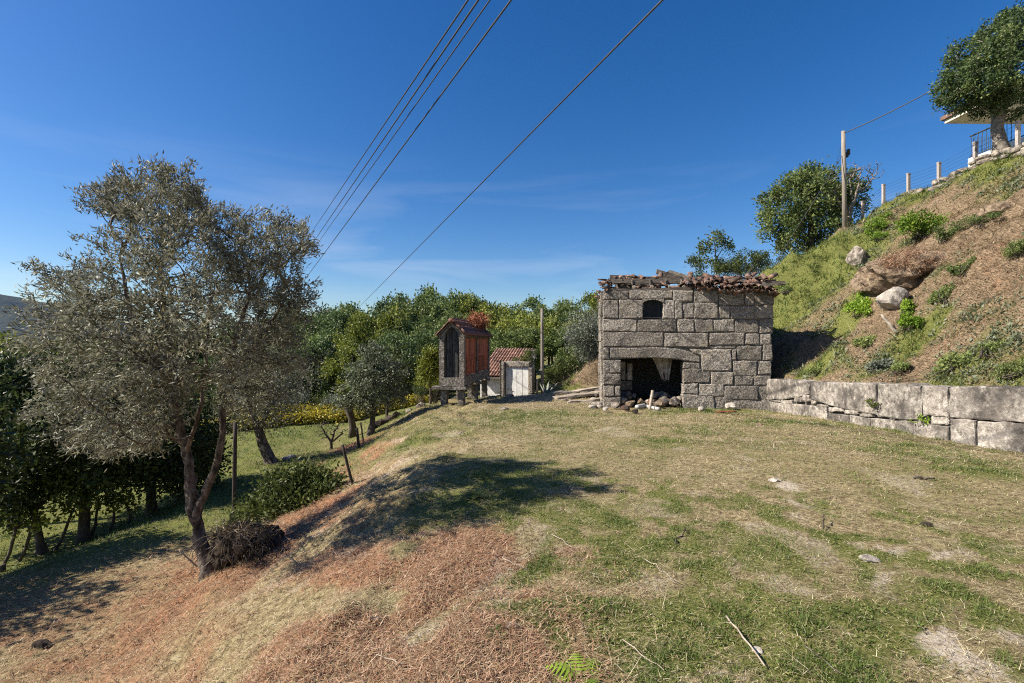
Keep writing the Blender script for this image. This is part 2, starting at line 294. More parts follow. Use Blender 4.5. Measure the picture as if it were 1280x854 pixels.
L_OLIVE = leaf_mat('olive_leaf', [(0, (.055,.058,.034)), (.5, (.122,.126,.074)), (.85, (.21,.21,.138)), (1, (.275,.26,.155))], back=(.26,.26,.20), trans=.25, rough=.55, spec=.25, objvar=.05)
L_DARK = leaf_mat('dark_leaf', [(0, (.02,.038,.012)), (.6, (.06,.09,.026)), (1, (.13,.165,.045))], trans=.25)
L_GG = leaf_mat('grey_green_leaf', [(0, (.045,.065,.028)), (.6, (.125,.155,.075)), (1, (.26,.285,.165))], back=(.20,.22,.15), trans=.22)
L_MID = leaf_mat('mid_leaf', [(0, (.03,.05,.014)), (.6, (.088,.118,.03)), (1, (.17,.19,.05))], trans=.3)
W_D = leaf_mat('wood_dark_leaf', [(0, (.034,.06,.02)), (.6, (.10,.148,.05)), (1, (.21,.26,.09))], trans=.3)
W_M = leaf_mat('wood_mid_leaf', [(0, (.052,.084,.024)), (.6, (.148,.198,.058)), (1, (.28,.32,.11))], trans=.3)
W_Y = leaf_mat('wood_yellow_leaf', [(0, (.075,.10,.02)), (.6, (.21,.245,.045)), (1, (.37,.38,.07))], trans=.32)
L_YEL = leaf_mat('yellow_leaf', [(0, (.06,.085,.016)), (.6, (.17,.20,.03)), (1, (.32,.32,.05))], trans=.32)
L_GREY = leaf_mat('grey_leaf', [(0, (.06,.075,.05)), (.6, (.14,.16,.11)), (1, (.24,.26,.19))], back=(.22,.24,.19), trans=.2)
L_BRIGHT = leaf_mat('bright_leaf', [(0, (.08,.15,.015)), (.6, (.20,.32,.03)), (1, (.34,.46,.06))], trans=.35)
L_VINE = leaf_mat('vine_leaf', [(0, (.14,.13,.02)), (.5, (.36,.30,.03)), (1, (.52,.44,.07))], trans=.3)
L_GRASS = leaf_mat('grass_blade', [(0, (.05,.085,.02)), (.45, (.115,.165,.035)), (.75, (.21,.24,.065)), (1, (.34,.30,.13))], trans=.3, objvar=0)
L_STRAW = leaf_mat('straw', [(0, (.08,.06,.034)), (.35, (.24,.18,.10)), (.7, (.45,.36,.205)), (1, (.68,.60,.42))], trans=.12, objvar=0)
L_RUST = leaf_mat('rust_fern', [(0, (.12,.035,.016)), (.5, (.34,.125,.06)), (1, (.50,.25,.13))], trans=.15, objvar=0)
L_FERN = leaf_mat('dead_fern', [(0, (.09,.046,.026)), (.5, (.32,.18,.105)), (1, (.58,.42,.29))], trans=.15, objvar=0)

def box(x0, x1, y0, y1, z0, z1):
    V = [(x, y, z) for z in (z0, z1) for y in (y0, y1) for x in (x0, x1)]
    return V, [(0,2,3,1),(4,5,7,6),(0,1,5,4),(2,6,7,3),(0,4,6,2),(1,3,7,5)]
def merge(*vf):
    V, F = [], []
    for v, f in vf:
        n = len(V); V += [tuple(p) for p in v]; F += [tuple(i + n for i in q) for q in f]
    return V, F
def rough_box(x0, x1, y0, y1, z0, z1, rng, j=.01, n=1):
    V, F = box(x0, x1, y0, y1, z0, z1)
    return [tuple(c + rng.uniform(-j, j) for c in v) for v in V], F
def tube(pts, rads, sides=6, jit=0, rng=None, cap=True):
    pts = np.asarray(pts, float); n = len(pts); V = []; F = []
    rads = np.broadcast_to(np.asarray(rads, float), (n,))
    d = np.gradient(pts, axis=0); d /= np.linalg.norm(d, axis=1)[:, None] + 1e-9
    ref = np.array((.31, .17, .93)) if abs(d[0] @ np.array((.31, .17, .93))) < .9 else np.array((1., 0, 0))
    a = np.cross(d, ref); a /= np.linalg.norm(a, axis=1)[:, None] + 1e-9
    b = np.cross(d, a)
    th = np.arange(sides) * 2 * math.pi / sides
    for i in range(n):
        r = rads[i] * (1 + (rng.uniform(-jit, jit, sides) if rng is not None and jit else 0))
        V.append(pts[i] + (np.cos(th) * r)[:, None] * a[i] + (np.sin(th) * r)[:, None] * b[i])
    V = np.concatenate(V)
    for i in range(n - 1):
        for k in range(sides):
            F.append((i*sides+k, i*sides+(k+1) % sides, (i+1)*sides+(k+1) % sides, (i+1)*sides+k))
    if cap: F += [tuple(range(sides - 1, -1, -1)), tuple((n-1)*sides + k for k in range(sides))]
    return [tuple(v) for v in V], F
def ico(sub=2):
    import bmesh
    bm = bmesh.new(); bmesh.ops.create_icosphere(bm, subdivisions=sub, radius=1)
    V = np.array([v.co[:] for v in bm.verts]); F = [tuple(v.index for v in f.verts) for f in bm.faces]; bm.free()
    return V, F
_I2, _I3, _I4 = ico(2), ico(3), ico(4)
def lump(size, rng, amp=.25, lvl=2, flat=0, fr=1.3):
    V, F = {2: _I2, 3: _I3, 4: _I4}[lvl]; V = V.copy()
    o = rng.uniform(0, 50, 3); n = 0; a = 1; f = fr
    for k in range(3):
        n = n + a * (fbm(V[:, 0]*f+o[0]+V[:, 2]*.7, V[:, 1]*f+o[1]-V[:, 2]*f*.8, 3+k, 2) - .5); a *= .5; f *= 2.1
    V = V * (1 + amp * 2 * n)[:, None]
    if flat:
        for _ in range(flat):
            d = rng.normal(size=3); d /= np.linalg.norm(d); c = rng.uniform(.5, .8); s = V @ d
            V = V - np.where(s > c, s - c, 0)[:, None] * d
    return V * np.asarray(size), F
# ------------------------------------------------------------------ ground sheet
def axis(segs):
    o = [segs[0][0]]
    for a, b, s0, s1 in segs:
        x = a
        while x < b - 1e-6:
            t = (x - a) / (b - a); x = min(b, x + s0 * (s1 / s0) ** t); o.append(x)
    return np.unique(np.array(o))
GX = axis([(-5000,-60,600,12),(-60,-12,6,.5),(-12,-8,.3,.12),(-8,9.6,.085,.085),(9.6,19,.11,.14),(19,60,.5,6),(60,5000,12,600)])
GY = axis([(-40,-2,3,.5),(-2,1.5,.4,.1),(1.5,11,.07,.09),(11,24,.1,.22),(24,60,.3,1.5),(60,200,2,8),(200,7000,15,800)])
gx, gy = np.meshgrid(GX, GY)
gz = H(gx, gy); nx_, ny_ = len(GX), len(GY)
idx = np.arange(nx_ * ny_).reshape(ny_, nx_)
GF = np.stack([idx[:-1, :-1], idx[:-1, 1:], idx[1:, 1:], idx[1:, :-1]], -1).reshape(-1, 4)
mg, mr_, mp_, mh_ = masks(gx, gy)
m, t, b = mat_new('ground'); b.inputs['Roughness'].default_value = .95; b.inputs['Specular IOR Level'].default_value = .08
at_ = nn(t, 'ShaderNodeAttribute', attribute_name='cover'); sp = nn(t, 'ShaderNodeSeparateColor'); t.links.new(at_.outputs['Color'], sp.inputs[0])
ge = nn(t, 'ShaderNodeNewGeometry'); P = ge.outputs['Position']
def tnoise(scale, detail=6, stretch=None, rough=.65):
    n = nn(t, 'ShaderNodeTexNoise'); n.inputs['Scale'].default_value = scale; n.inputs['Detail'].default_value = detail; n.inputs['Roughness'].default_value = rough
    if stretch:
        q = nn(t, 'ShaderNodeMapping'); q.inputs['Scale'].default_value = stretch; t.links.new(P, q.inputs[0]); t.links.new(q.outputs[0], n.inputs['Vector'])
    else: t.links.new(P, n.inputs['Vector'])
    return n.outputs[0]
def brk(ch, nz, k=.9):
    a = nn(t, 'ShaderNodeMath', operation='SUBTRACT'); t.links.new(nz, a.inputs[0]); a.inputs[1].default_value = .5
    c = nn(t, 'ShaderNodeMath', operation='MULTIPLY_ADD'); t.links.new(a.outputs[0], c.inputs[0]); c.inputs[1].default_value = k; t.links.new(ch, c.inputs[2])
    s = nn(t, 'ShaderNodeMapRange', interpolation_type='SMOOTHSTEP'); s.inputs[1].default_value = .2; s.inputs[2].default_value = .75
    t.links.new(c.outputs[0], s.inputs[0]); return s.outputs[0]
def mixc(f, a, c):
    q = nn(t, 'ShaderNodeMixRGB'); t.links.new(f, q.inputs[0])
    for i, v in ((1, a), (2, c)):
        if isinstance(v, tuple): q.inputs[i].default_value = (*v, 1)
        else: t.links.new(v, q.inputs[i])
    return q.outputs[0]
def rmp(n, stops): r = ramp(t, stops); t.links.new(n, r.inputs[0]); return r.outputs[0]
n1 = tnoise(16); n2 = tnoise(55, 4); n3 = tnoise(4.5); n4 = tnoise(22, 5, (2.2, .6, 1))
tan = rmp(n1, [(.32, (.085,.064,.036)), (.46, (.21,.165,.09)), (.57, (.345,.28,.16)), (.72, (.53,.455,.30))])
grn = rmp(n2, [(.32, (.045,.055,.015)), (.48, (.115,.13,.035)), (.68, (.24,.235,.085))])
red = rmp(n4, [(.3, (.10,.045,.025)), (.5, (.285,.145,.082)), (.68, (.42,.25,.155)), (.8, (.52,.37,.26))])
pal = rmp(n1, [(.3, (.33,.28,.22)), (.6, (.56,.50,.42)), (.8, (.70,.65,.57))])
hil = rmp(n4, [(.32, (.055,.038,.025)), (.46, (.15,.108,.07)), (.58, (.25,.185,.12)), (.74, (.40,.32,.22))])
c = mixc(at_.outputs['Alpha'], tan, hil)
c = mixc(brk(sp.outputs[1], n3), c, red)
c = mixc(brk(sp.outputs[2], tnoise(38, 5), 2.0), c, pal)
c = mixc(brk(sp.outputs[0], n1, 1.1), c, grn)
t.links.new(c, b.inputs['Base Color'])
bp = nn(t, 'ShaderNodeBump'); bp.inputs['Strength'].default_value = .8; bp.inputs['Distance'].default_value = .05
t.links.new(tnoise(26, 8, None, .75), bp.inputs['Height']); t.links.new(bp.outputs[0], b.inputs['Normal'])
cov = np.stack([mg, mr_, mp_, mh_], -1).reshape(-1, 4)
link('ground', mesh_np('ground', np.stack([gx, gy, gz], -1), GF, MATS['ground'], True, {'cover': cov}), kind='structure')

# far hills on the horizon
HMAX = 30.0
def ridge(name, cx, cy, rx, ry, top, base, seed, mat):
    a = np.linspace(-1, 1, 90); bb = np.linspace(-1, 1, 40); A, B = np.meshgrid(a, bb)
    hgt = np.clip(1 - np.abs(A) ** 2, 0, 1) * np.clip(1 - B ** 2, 0, 1)
    z = base + (top - base) * hgt * (.72 + .5 * fbm(A * 3 + seed, B * 3, seed, 4))
    global HMAX; HMAX = max(HMAX, float(z.max()))
    ii = np.arange(90 * 40).reshape(40, 90)
    F = np.stack([ii[:-1, :-1], ii[:-1, 1:], ii[1:, 1:], ii[1:, :-1]], -1).reshape(-1, 4)
    link(name, mesh_np(name, np.stack([cx + A * rx, cy + B * ry, z], -1), F, mat, True), kind='structure')
HILL = noise_mat('far_hill_woods', [(.3, (.015,.024,.02)), (.6, (.03,.042,.03)), (.8, (.055,.065,.042))], .012, .95, 1.0, .03, 20, objvar=0)
ridge('far_hill', -3300, 2700, 1500, 900, 275, -70, 4, HILL)
ridge('far_hill', -600, 4300, 3000, 800, 120, -70, 9, HILL)
ridge('far_hill', -4200, 600, 1500, 1200, 300, -70, 13, HILL)

# ------------------------------------------------------------------ grass, straw and litter
def blades(P, L, W, dirs, up, var, rng):
    # one thin triangle per blade, rising from P; dirs unit xy, up = vertical share of its length
    n = len(P); q = np.stack([-dirs[:, 1], dirs[:, 0], np.zeros(n)], -1) * (W / 2)[:, None]
    d = np.concatenate([dirs * np.sqrt(np.maximum(0, 1 - up ** 2))[:, None], up[:, None]], 1)
    V = np.stack([P - q, P + q, P + d * L[:, None]], 1).reshape(-1, 3)
    return V, np.arange(3 * n).reshape(n, 3), np.repeat(var, 3)
def polar(n, r0, r1, a0, a1, rng):
    r = r0 * np.exp(rng.random(n) * math.log(r1 / r0)); th = np.radians(a0 + rng.random(n) * (a1 - a0))
    return r * np.sin(th), r * np.cos(th), r
def slope_pts(x, y): return np.stack([x, y, H(x, y)], -1)
HOUSE_O = np.array((2.835, 15.2)); HROT = -R(9); HEX = np.array((math.cos(HROT), math.sin(HROT))); HEY = np.array((-math.sin(HROT), math.cos(HROT)))
def clear(x, y):
    a = (x - HOUSE_O[0]) * HEX[0] + (y - HOUSE_O[1]) * HEX[1]; d = (x - HOUSE_O[0]) * HEY[0] + (y - HOUSE_O[1]) * HEY[1]
    ok = ~((a > -.05) & (a < 5.2) & (d > -.1) & (d < 4))
    hw = x - wallx(y); ok &= ~((hw > -.02) & (hw < .45) & (y < 14.6))
    return ok
def scatter(name, kind, n, rr, aa, seed):
    rng = np.random.default_rng(seed)
    x, y, r = polar(n, *rr, *aa, rng); g, rd, p, _h = masks(x, y); u = rng.random(n)
    k = clear(x, y)
    tuft = fbm(x * 5, y * 5, 91, 3)
    hill = (x - wallx(y)) > .5
    if kind == 'grass':
        k &= u < np.clip((g - .12) * 1.25, .0, 1) * (.25 + 1.1 * sstep(.42, .6, tuft))
    elif kind == 'straw':
        k &= u < np.clip(.70 - .45 * g - .35 * p, .10, 1) * np.where(hill, .75, .8)
    elif kind == 'fern':
        k &= u < np.clip(rd * 1.3 - .2 + np.where(hill, .12, 0), 0, 1)
    x, y, r, g, rd, p, tuft, hill = (q[k] for q in (x, y, r, g, rd, p, tuft, hill)); n = len(x)
    th = rng.random(n) * 2 * math.pi; dirs = np.stack([np.cos(th), np.sin(th)], -1)
    far = np.maximum(1, r / 4.5)
    P = slope_pts(x, y)
    if kind == 'grass':
        L = rng.uniform(.018, .05, n) * (.6 + 1.3 * np.clip(g, 0, 1) * sstep(.4, .65, tuft)) * far ** .55 * np.where(hill, 1.6, 1)
        Wd = rng.uniform(.003, .0065, n) * far ** .9; up = rng.uniform(.35, .98, n)
        var = np.clip(rng.normal(.45, .2, n) - .25 * (g - .5) + .25 * rd + np.where(hill & (y > 20), .2, 0), 0, 1); P[:, 2] -= .006
    elif kind == 'straw':
        L = rng.uniform(.015, .075, n) * np.where(rng.random(n) < .06, 3.2, 1) * np.where(hill, 1.7, 1) * far ** .45; Wd = rng.uniform(.0018, .0042, n) * far ** .9
        up = rng.normal(.05, .15, n) + np.where(hill, rng.normal(.1, .2, n), 0); var = np.clip(rng.normal(.58, .27, n) - .15 * rd - np.where(hill, .26, 0) - .16 * (x < -2.6), 0, 1); P[:, 2] += rng.uniform(.002, .028, n) * np.where(hill, 2, 1)
    else:
        L = rng.uniform(.025, .09, n) * far ** .5; Wd = rng.uniform(.003, .008, n) * far ** .8
        up = rng.normal(.12, .25, n); var = np.clip(rng.normal(.5, .27, n) - .14 * (x < -2.6), 0, 1); P[:, 2] += rng.uniform(0, .03, n)
    V, F, vv = blades(P, L, Wd, dirs, np.clip(up, -.3, .99), var, rng)
    mt = {'grass': L_GRASS, 'straw': L_STRAW, 'fern': L_FERN}[kind]
    return V, F, vv, mt
def stuff(name, label, cat, sets):
    Vs, Fs, vs, o = [], [], [], 0
    for V, F, vv, mt in sets:
        Vs.append(V); Fs.append(F + o); vs.append(vv); o += len(V)
    link(name, mesh_np(name, np.concatenate(Vs), np.concatenate(Fs), mt, False, {'var': np.concatenate(vs)}), kind='stuff', label=label, category=cat)
stuff('grass', 'short patchy green grass growing over the lawn and the steep hillside', 'grass',
      [scatter('g', 'grass', 520000, (1.9, 24), (-52, 52), 1), scatter('g', 'grass', 160000, (9, 34), (14, 52), 2), scatter('g', 'grass', 90000, (10, 26), (-14, 24), 10)])
stuff('dry_straw', 'pale dry straw and mown stalks lying all over the ground', 'straw',
      [scatter('s', 'straw', 460000, (1.9, 22), (-54, 52), 3), scatter('s', 'straw', 220000, (9, 32), (20, 52), 4), scatter('s', 'straw', 120000, (11, 26), (-12, 24), 9), scatter('s', 'straw', 60000, (15, 24), (1, 14), 12)])
stuff('cut_fern_litter', 'reddish brown cut fern litter covering the bank and slope', 'dead fern',
      [scatter('f', 'fern', 200000, (1.9, 20), (-54, 20), 5), scatter('f', 'fern', 150000, (8, 30), (20, 52), 6)])

def weeds(name, label, mat, n, rr, aa, seed, thr, size, per, hillside):
    rng = np.random.default_rng(seed); x, y, r = polar(n, *rr, *aa, rng); g, rd, p, h = masks(x, y)
    k = clear(x, y) & (g + rng.normal(0, .12, n) > thr) & ((h > .5) == hillside) & (y < 26) & ((g < .85) | (not hillside)) & (x < crestx(y)) & (x > -3)
    x, y, r = x[k], y[k], r[k]; n = len(x); s = size * rng.uniform(.5, 1.5, n) * np.maximum(1, r / 5) ** .4
    C = np.repeat(np.stack([x, y], -1), per, 0); ss = np.repeat(s, per)
    a = rng.uniform(0, 6.283, n * per); e = rng.uniform(.15, 1.2, n * per); rad = rng.random(n * per) ** .6 * ss
    bx, by = C[:, 0] + np.cos(a) * rad, C[:, 1] + np.sin(a) * rad
    P = np.stack([bx, by, H(bx, by) + rng.random(n * per) * ss * .55], -1)
    d = np.stack([np.cos(a) * np.cos(e), np.sin(a) * np.cos(e), np.sin(e)], -1); sd = np.cross(d, rng.normal(0, 1, d.shape)); sd /= np.linalg.norm(sd, axis=1)[:, None] + 1e-9
    L = (ss * rng.uniform(.3, .6, n * per))[:, None]; w = L * .55; m_ = P + d * L * .5
    V = np.stack([P, m_ + sd * w / 2, P + d * L, m_ - sd * w / 2], 1).reshape(-1, 3)
    var = np.clip(np.repeat(rng.normal(.5, .2, n), per) + rng.normal(0, .15, n * per), 0, 1)
    link(name, mesh_np(name, V, np.arange(4 * n * per).reshape(-1, 4), mat, False, {'var': np.repeat(var, 4)}), kind='stuff', label=label, category='weeds')
weeds('clover', 'low green clover and leafy weeds in patches over the lawn', L_GRASS, 9000, (1.9, 14), (-48, 50), 7, .70, .028, 14, False)
weeds('hillside_weeds', 'leafy green weeds scattered over the steep brown hillside', L_GG, 4200, (9, 28), (24, 52), 8, .34, .075, 24, True)

# ------------------------------------------------------------------ tree builder
def grow(trunks, tips, rng, rtip=.004, step=.18, kpath=.3, sag=.0, power=.42):
    pos, par, plen, rmin = [], [], [], []
    for tr in trunks:
        pts = [np.array(p[:3], float) for p in tr]; rd = [p[3] for p in tr]
        last = -1
        if pos:
            d = np.linalg.norm(np.array(pos) - pts[0], axis=1); last = int(np.argmin(d))
        for i in range(len(pts)):
            if i == 0:
                if last < 0: pos.append(pts[0]); par.append(-1); plen.append(0.); rmin.append(rd[0]); last = len(pos) - 1
                continue
            n = max(1, int(np.linalg.norm(pts[i] - pts[i-1]) / step))
            for k in range(1, n + 1):
                q = pts[i-1] + (pts[i] - pts[i-1]) * k / n + (rng.normal(0, .012, 3) * min(1, rd[i] * 12))
                plen.append(plen[last] + float(np.linalg.norm(q - pos[last]))); par.append(last); pos.append(q); rmin.append(rd[i-1] + (rd[i] - rd[i-1]) * k / n); last = len(pos) - 1
    n0 = len(pos)
    tr0 = np.array(pos); tips = np.asarray(tips, float)
    order = np.argsort(np.min(np.linalg.norm(tips[:, None] - tr0[None], axis=2), axis=1))
    cap = n0 + len(tips) * 14; PA = np.zeros((cap, 3)); PA[:n0] = tr0; PL = np.zeros(cap); PL[:n0] = plen; nn_ = n0
    PL[:n0] *= .4
    tipnode = []
    for ti in order:
        tp = tips[ti]; d = np.linalg.norm(PA[:nn_] - tp, axis=1)
        pen = np.maximum(0, PA[:nn_, 2] - tp[2]) * .25
        c = int(np.argmin(d + kpath * PL[:nn_] + pen)); dist = d[c]
        k = int(np.clip(dist / step, 1, 12))
        pd = (PA[c] - pos[par[c]]) if par[c] >= 0 else np.array((0, 0, 1.))
        pd = pd / (np.linalg.norm(pd) + 1e-9)
        ctrl = PA[c] + pd * dist * .32 + rng.normal(0, .05, 3) * dist + np.array((0, 0, sag)) * dist
        last = c
        for j in range(1, k + 1):
            s = j / k; q = (1-s)**2 * PA[c] + 2*s*(1-s) * ctrl + s*s * tp
            pos.append(q); par.append(last); rmin.append(0); PA[nn_] = q; PL[nn_] = PL[last] + np.linalg.norm(q - PA[last]); last = nn_; nn_ += 1
        tipnode.append((ti, last))
    N = len(pos); cnt = np.zeros(N)
    for _, i in tipnode: cnt[i] += 1
    for i in range(N - 1, 0, -1):
        if par[i] >= 0 and i >= n0: cnt[par[i]] += cnt[i]
    rad = rtip * np.maximum(cnt, 1) ** power; rad = np.where(np.array(rmin) > 0, np.array(rmin), rad)
    return np.array(pos), np.array(par), rad, n0, dict(tipnode)
def skeleton_mesh(pos, par, rad, n0, rng, jit=.1, maxsides=9):
    N = len(pos); kids = [[] for _ in range(N)]
    for i in range(N):
        if par[i] >= 0: kids[par[i]].append(i)
    main = [-1] * N
    for i in range(N):
        if kids[i]: main[i] = max(kids[i], key=lambda k: (k < n0, rad[k]))
    out = []
    starts = [i for i in range(N) if par[i] < 0] + [k for i in range(N) for k in kids[i] if k != main[i]]
    for s in starts:
        ch = [s]
        while main[ch[-1]] >= 0: ch.append(main[ch[-1]])
        pts = [pos[i] for i in ch]; rr = [rad[i] for i in ch]
        if par[s] >= 0: pts = [pos[par[s]]] + pts; rr = [min(rad[par[s]], rr[0] * 1.25)] + rr
        if len(pts) < 2: continue
        r = rr[0]; sides = maxsides if r > .05 else 5 if r > .015 else 3
        out.append(tube(pts, rr, sides, jit if r > .03 else 0, rng, cap=False))
    return merge(*out)
def leaves(C, n, sig, L, Wd, rng, upbias=.2, outward=None, droop=0.0, varmu=.5, varsd=.22, clumpvar=.15):
    # n leaf quads around every clump centre in C
    m_ = len(C); tot = m_ * n
    c = np.repeat(C, n, 0); p = c + rng.normal(0, 1, (tot, 3)) * np.asarray(sig)
    d = rng.normal(0, 1, (tot, 3)); d[:, 2] += upbias
    if outward is not None: d += (p - outward) / (np.linalg.norm(p - outward, axis=1)[:, None] + 1e-6) * .8
    d[:, 2] -= droop
    d /= np.linalg.norm(d, axis=1)[:, None] + 1e-9
    s = np.cross(d, rng.normal(0, 1, (tot, 3))); s /= np.linalg.norm(s, axis=1)[:, None] + 1e-9
    ll = L * rng.uniform(.65, 1.3, tot)[:, None]; ww = Wd * rng.uniform(.7, 1.25, tot)[:, None]
    mid = p + d * ll * .45
    V = np.stack([p, mid + s * ww / 2, p + d * ll, mid - s * ww / 2], 1).reshape(-1, 3)
    var = np.clip(rng.normal(varmu, varsd, tot) + np.repeat(rng.normal(0, clumpvar, m_), n), 0, 1)
    return V, np.arange(4 * tot).reshape(tot, 4), np.repeat(var, 4)
def clumps(lobes, rng, per=1.0, shell=.55):
    # clump centres spread through the lobes, denser towards their outer shell
    o = []
    for c, r, *k in lobes:
        r = np.broadcast_to(np.asarray(r, float), (3,)); n = max(3, int((k[0] if k else 14) * per))
        d = rng.normal(0, 1, (n, 3)); d /= np.linalg.norm(d, axis=1)[:, None]
        o.append(np.asarray(c) + d * r * (shell + (1 - shell) * rng.random(n) ** .6)[:, None])
    return np.concatenate(o)
def make_tree(name, label, cat, base, trunks, lobes, leafmat, bark, seed, per=1., nleaf=40, sig=.12, L=.08, Wd=.035, group=None, rtip=.004, step=.18, kpath=.3, sag=0, shell=.55, droop=0, jit=.1, upbias=.2, crown='crown', power=.42, varmu=.5, spray=0):
    rng = np.random.default_rng(seed); base = np.array(base, float)
    tips = clumps(lobes, rng, per, shell)
    if spray:   # every tip grows out into a short leafy twig
        cc = np.concatenate([np.repeat(np.asarray(l[0])[None], max(3, int((l[2] if len(l) > 2 else 14) * per)), 0) for l in lobes])
        dv = tips - cc; dv /= np.linalg.norm(dv, axis=1)[:, None] + 1e-6
        dv = dv * .8 + rng.normal(0, .45, dv.shape) + np.array((0, 0, .45)); dv /= np.linalg.norm(dv, axis=1)[:, None]
        low = (tips[:, 2] < np.percentile(tips[:, 2], 28))[:, None]; dv = np.where(low, dv * (1, 1, .3) + np.array((0, 0, -.3)), dv)
        sl_ = spray * rng.uniform(.6, 1.5, len(tips))[:, None]; base_t = tips; tips = tips + dv * sl_
    sk = grow(trunks, tips, rng, rtip, step, kpath, sag, power)
    V, F = skeleton_mesh(*sk[:4], rng, jit)
    root = thing(name, label, cat, tuple(base), 0, group)
    part('trunk', mesh_np('trunk', np.array(V) - base, F, bark, True), root)
    if nleaf:
        if spray:
            s_ = rng.random((len(tips), nleaf, 1)) ** .8; pp = base_t[:, None] + dv[:, None] * sl_[:, None] * s_; pp[:, :, 2] -= .04 * s_[:, :, 0] ** 2
            LV, LF, lv = leaves(pp.reshape(-1, 3), 1, sig, L, Wd, rng, upbias, np.mean([l[0] for l in lobes], 0), droop, varmu, .22, 0)
            lv = np.clip(lv + np.repeat(rng.normal(0, .25, len(tips)), nleaf * 4), 0, 1)
        else:
            LV, LF, lv = leaves(tips, nleaf, sig, L, Wd, rng, upbias, np.mean([l[0] for l in lobes], 0), droop, varmu)
        part(crown, mesh_np(crown, LV - base, LF, leafmat, False, {'var': lv}), root)
    return root
def pl(lst, y):  # lobes given as picture point, radius in picture px and depth offset -> world
    o = []
    for u, v, r, dy, *k in lst:
        p = at(u, v, y + dy); rr = r / FPX * y; o.append((np.array(p), (rr, rr * 1.0, rr), *(k or [14])))
    return o
def tp(lst, y):
    return [(*at(u, v, y + dy), r) for u, v, dy, r in lst]
# ------------------------------------------------------------------ olive tree on the bank
OY = 6.3
ob = gp(262, 716); OY = ob.y
otr = [tp([(264,735,0,0.138),(262,712,0,0.112),(252,680,0,0.082),(244,645,.0,0.073),(240,622,0,0.071),(236,580,.05,0.057),(228,545,.1,0.053),(220,505,.1,0.047),(212,470,.1,0.039),(208,430,.1,0.034),(205,390,.0,0.026),(200,330,-.1,0.015)], OY),
       tp([(246,640,0,0.056),(258,612,-.05,0.045),(272,575,-.1,0.041),(279,540,-.1,0.038),(280,500,-.1,0.034),(285,460,-.1,0.038),(298,415,-.2,0.029),(312,365,-.3,0.019)], OY),
       tp([(234,560,0,0.030),(245,530,-.1,0.026),(252,500,-.15,0.024),(258,450,-.2,0.019),(262,380,-.2,0.014)], OY),
       tp([(222,515,.1,0.039),(195,475,.15,0.033),(160,440,.2,0.028),(130,415,.1,0.019)], OY),
       tp([(214,480,.1,0.039),(180,430,-.2,0.030),(158,370,-.4,0.022),(150,320,-.4,0.014)], OY),
       tp([(285,465,-.1,0.026),(325,425,-.1,0.021),(350,385,-.2,0.014)], OY),
       tp([(222,530,.1,0.019),(190,535,-.1,0.015),(160,540,-.3,0.011),(130,545,-.4,0.007)], OY)]
OC = (212, 395)
def osq(l): return [(OC[0] + (u - OC[0]) * .90, OC[1] + 10 + (v - OC[1]) * .92, r * .86, dy * 2.2 - .3, *k) for u, v, r, dy, *k in l]
olob = pl(osq([(128,228,26,.2,16),(160,235,34,.2,24),(205,225,34,-.2,26),(232,255,34,.3,24),(175,285,46,0,28),(225,315,48,-.4,30),(290,268,30,.3,20),(318,300,38,-.2,24),(362,278,24,.1,14),(375,305,26,-.2,14),(342,345,44,.3,26),
  (285,345,44,.5,26),(85,335,26,.2,12),(62,375,28,-.2,12),(105,380,42,.4,24),(150,355,44,-.4,26),(60,430,36,.2,16),(118,435,52,-.5,32),(185,405,56,.4,36),(250,415,52,-.5,34),(318,405,46,.2,28),(366,395,30,0,14),
  (95,495,48,.1,26),(160,485,52,-.4,32),(205,458,44,.3,24),(140,540,36,-.2,18),(105,545,30,.2,14),(300,455,28,-.2,14),(335,440,42,.3,22),(180,525,34,.2,16),(388,348,16,0,8),(45,330,12,.1,4),(28,378,13,0,5),(398,370,10,0,4),(370,440,28,.1,10),(320,490,26,.2,10)]), OY)
make_tree('olive_tree', 'large grey green olive tree with forked trunk leaning on the bank', 'tree', ob, otr, olob, L_OLIVE, BARK, 11, per=1.8, nleaf=60, sig=.034, L=.066, Wd=.0145, rtip=.0032, step=.1, kpath=.55, shell=.25, sag=.1, jit=.2, upbias=.35, spray=.22, varmu=.55)

# root mound beside the trunk
rng = np.random.default_rng(5)
p = gp(318, 688); rm = thing('root_mound', 'dark tangled mound of roots and soil beside the olive trunk', 'root mound', p)
parts = []
for (u, v, s) in ((298,678,(.26,.28,.17)),(320,676,(.22,.26,.14)),(282,690,(.15,.2,.2)),(335,680,(.14,.2,.10))):
    V, F = lump(s, rng, .5, 4, fr=2.8); c = np.array(at(u, v, p.y)) - np.array(p); parts.append((V + c, F))
part('soil', mesh_np('soil', *merge(*parts), DSOIL, True), rm)
for k in range(46):
    a = np.array(at(rng.uniform(268, 345), rng.uniform(662, 684), p.y + rng.uniform(-.34, .1))); d = np.array((rng.normal(0, .25), rng.normal(-.15, .1), -rng.uniform(.1, .35)))
    pts = [a + d * s + np.array((0, 0, .12 * math.sin(s * 3))) + rng.normal(0, .015, 3) for s in np.linspace(0, 1, 6)]
    part('root', mesh_np('root', *tube(np.array(pts) - np.array(p), np.linspace(.009, .003, 6), 4), BARK if k % 2 else DPOST, True), rm)
LC = np.array([at(rng.uniform(272, 340), rng.uniform(656, 668), p.y + rng.uniform(-.3, .25)) for _ in range(120)])
LV, LF, lv = leaves(LC, 9, .045, .10, .007, rng, .1, None, .3, .22); part('dry_grass', mesh_np('dry_grass', LV - np.array(p), LF, L_STRAW, False, {'var': lv}), rm)
LC = np.array([at(rng.uniform(268, 340), rng.uniform(668, 705), p.y + rng.uniform(-.42, -.2)) for _ in range(40)])
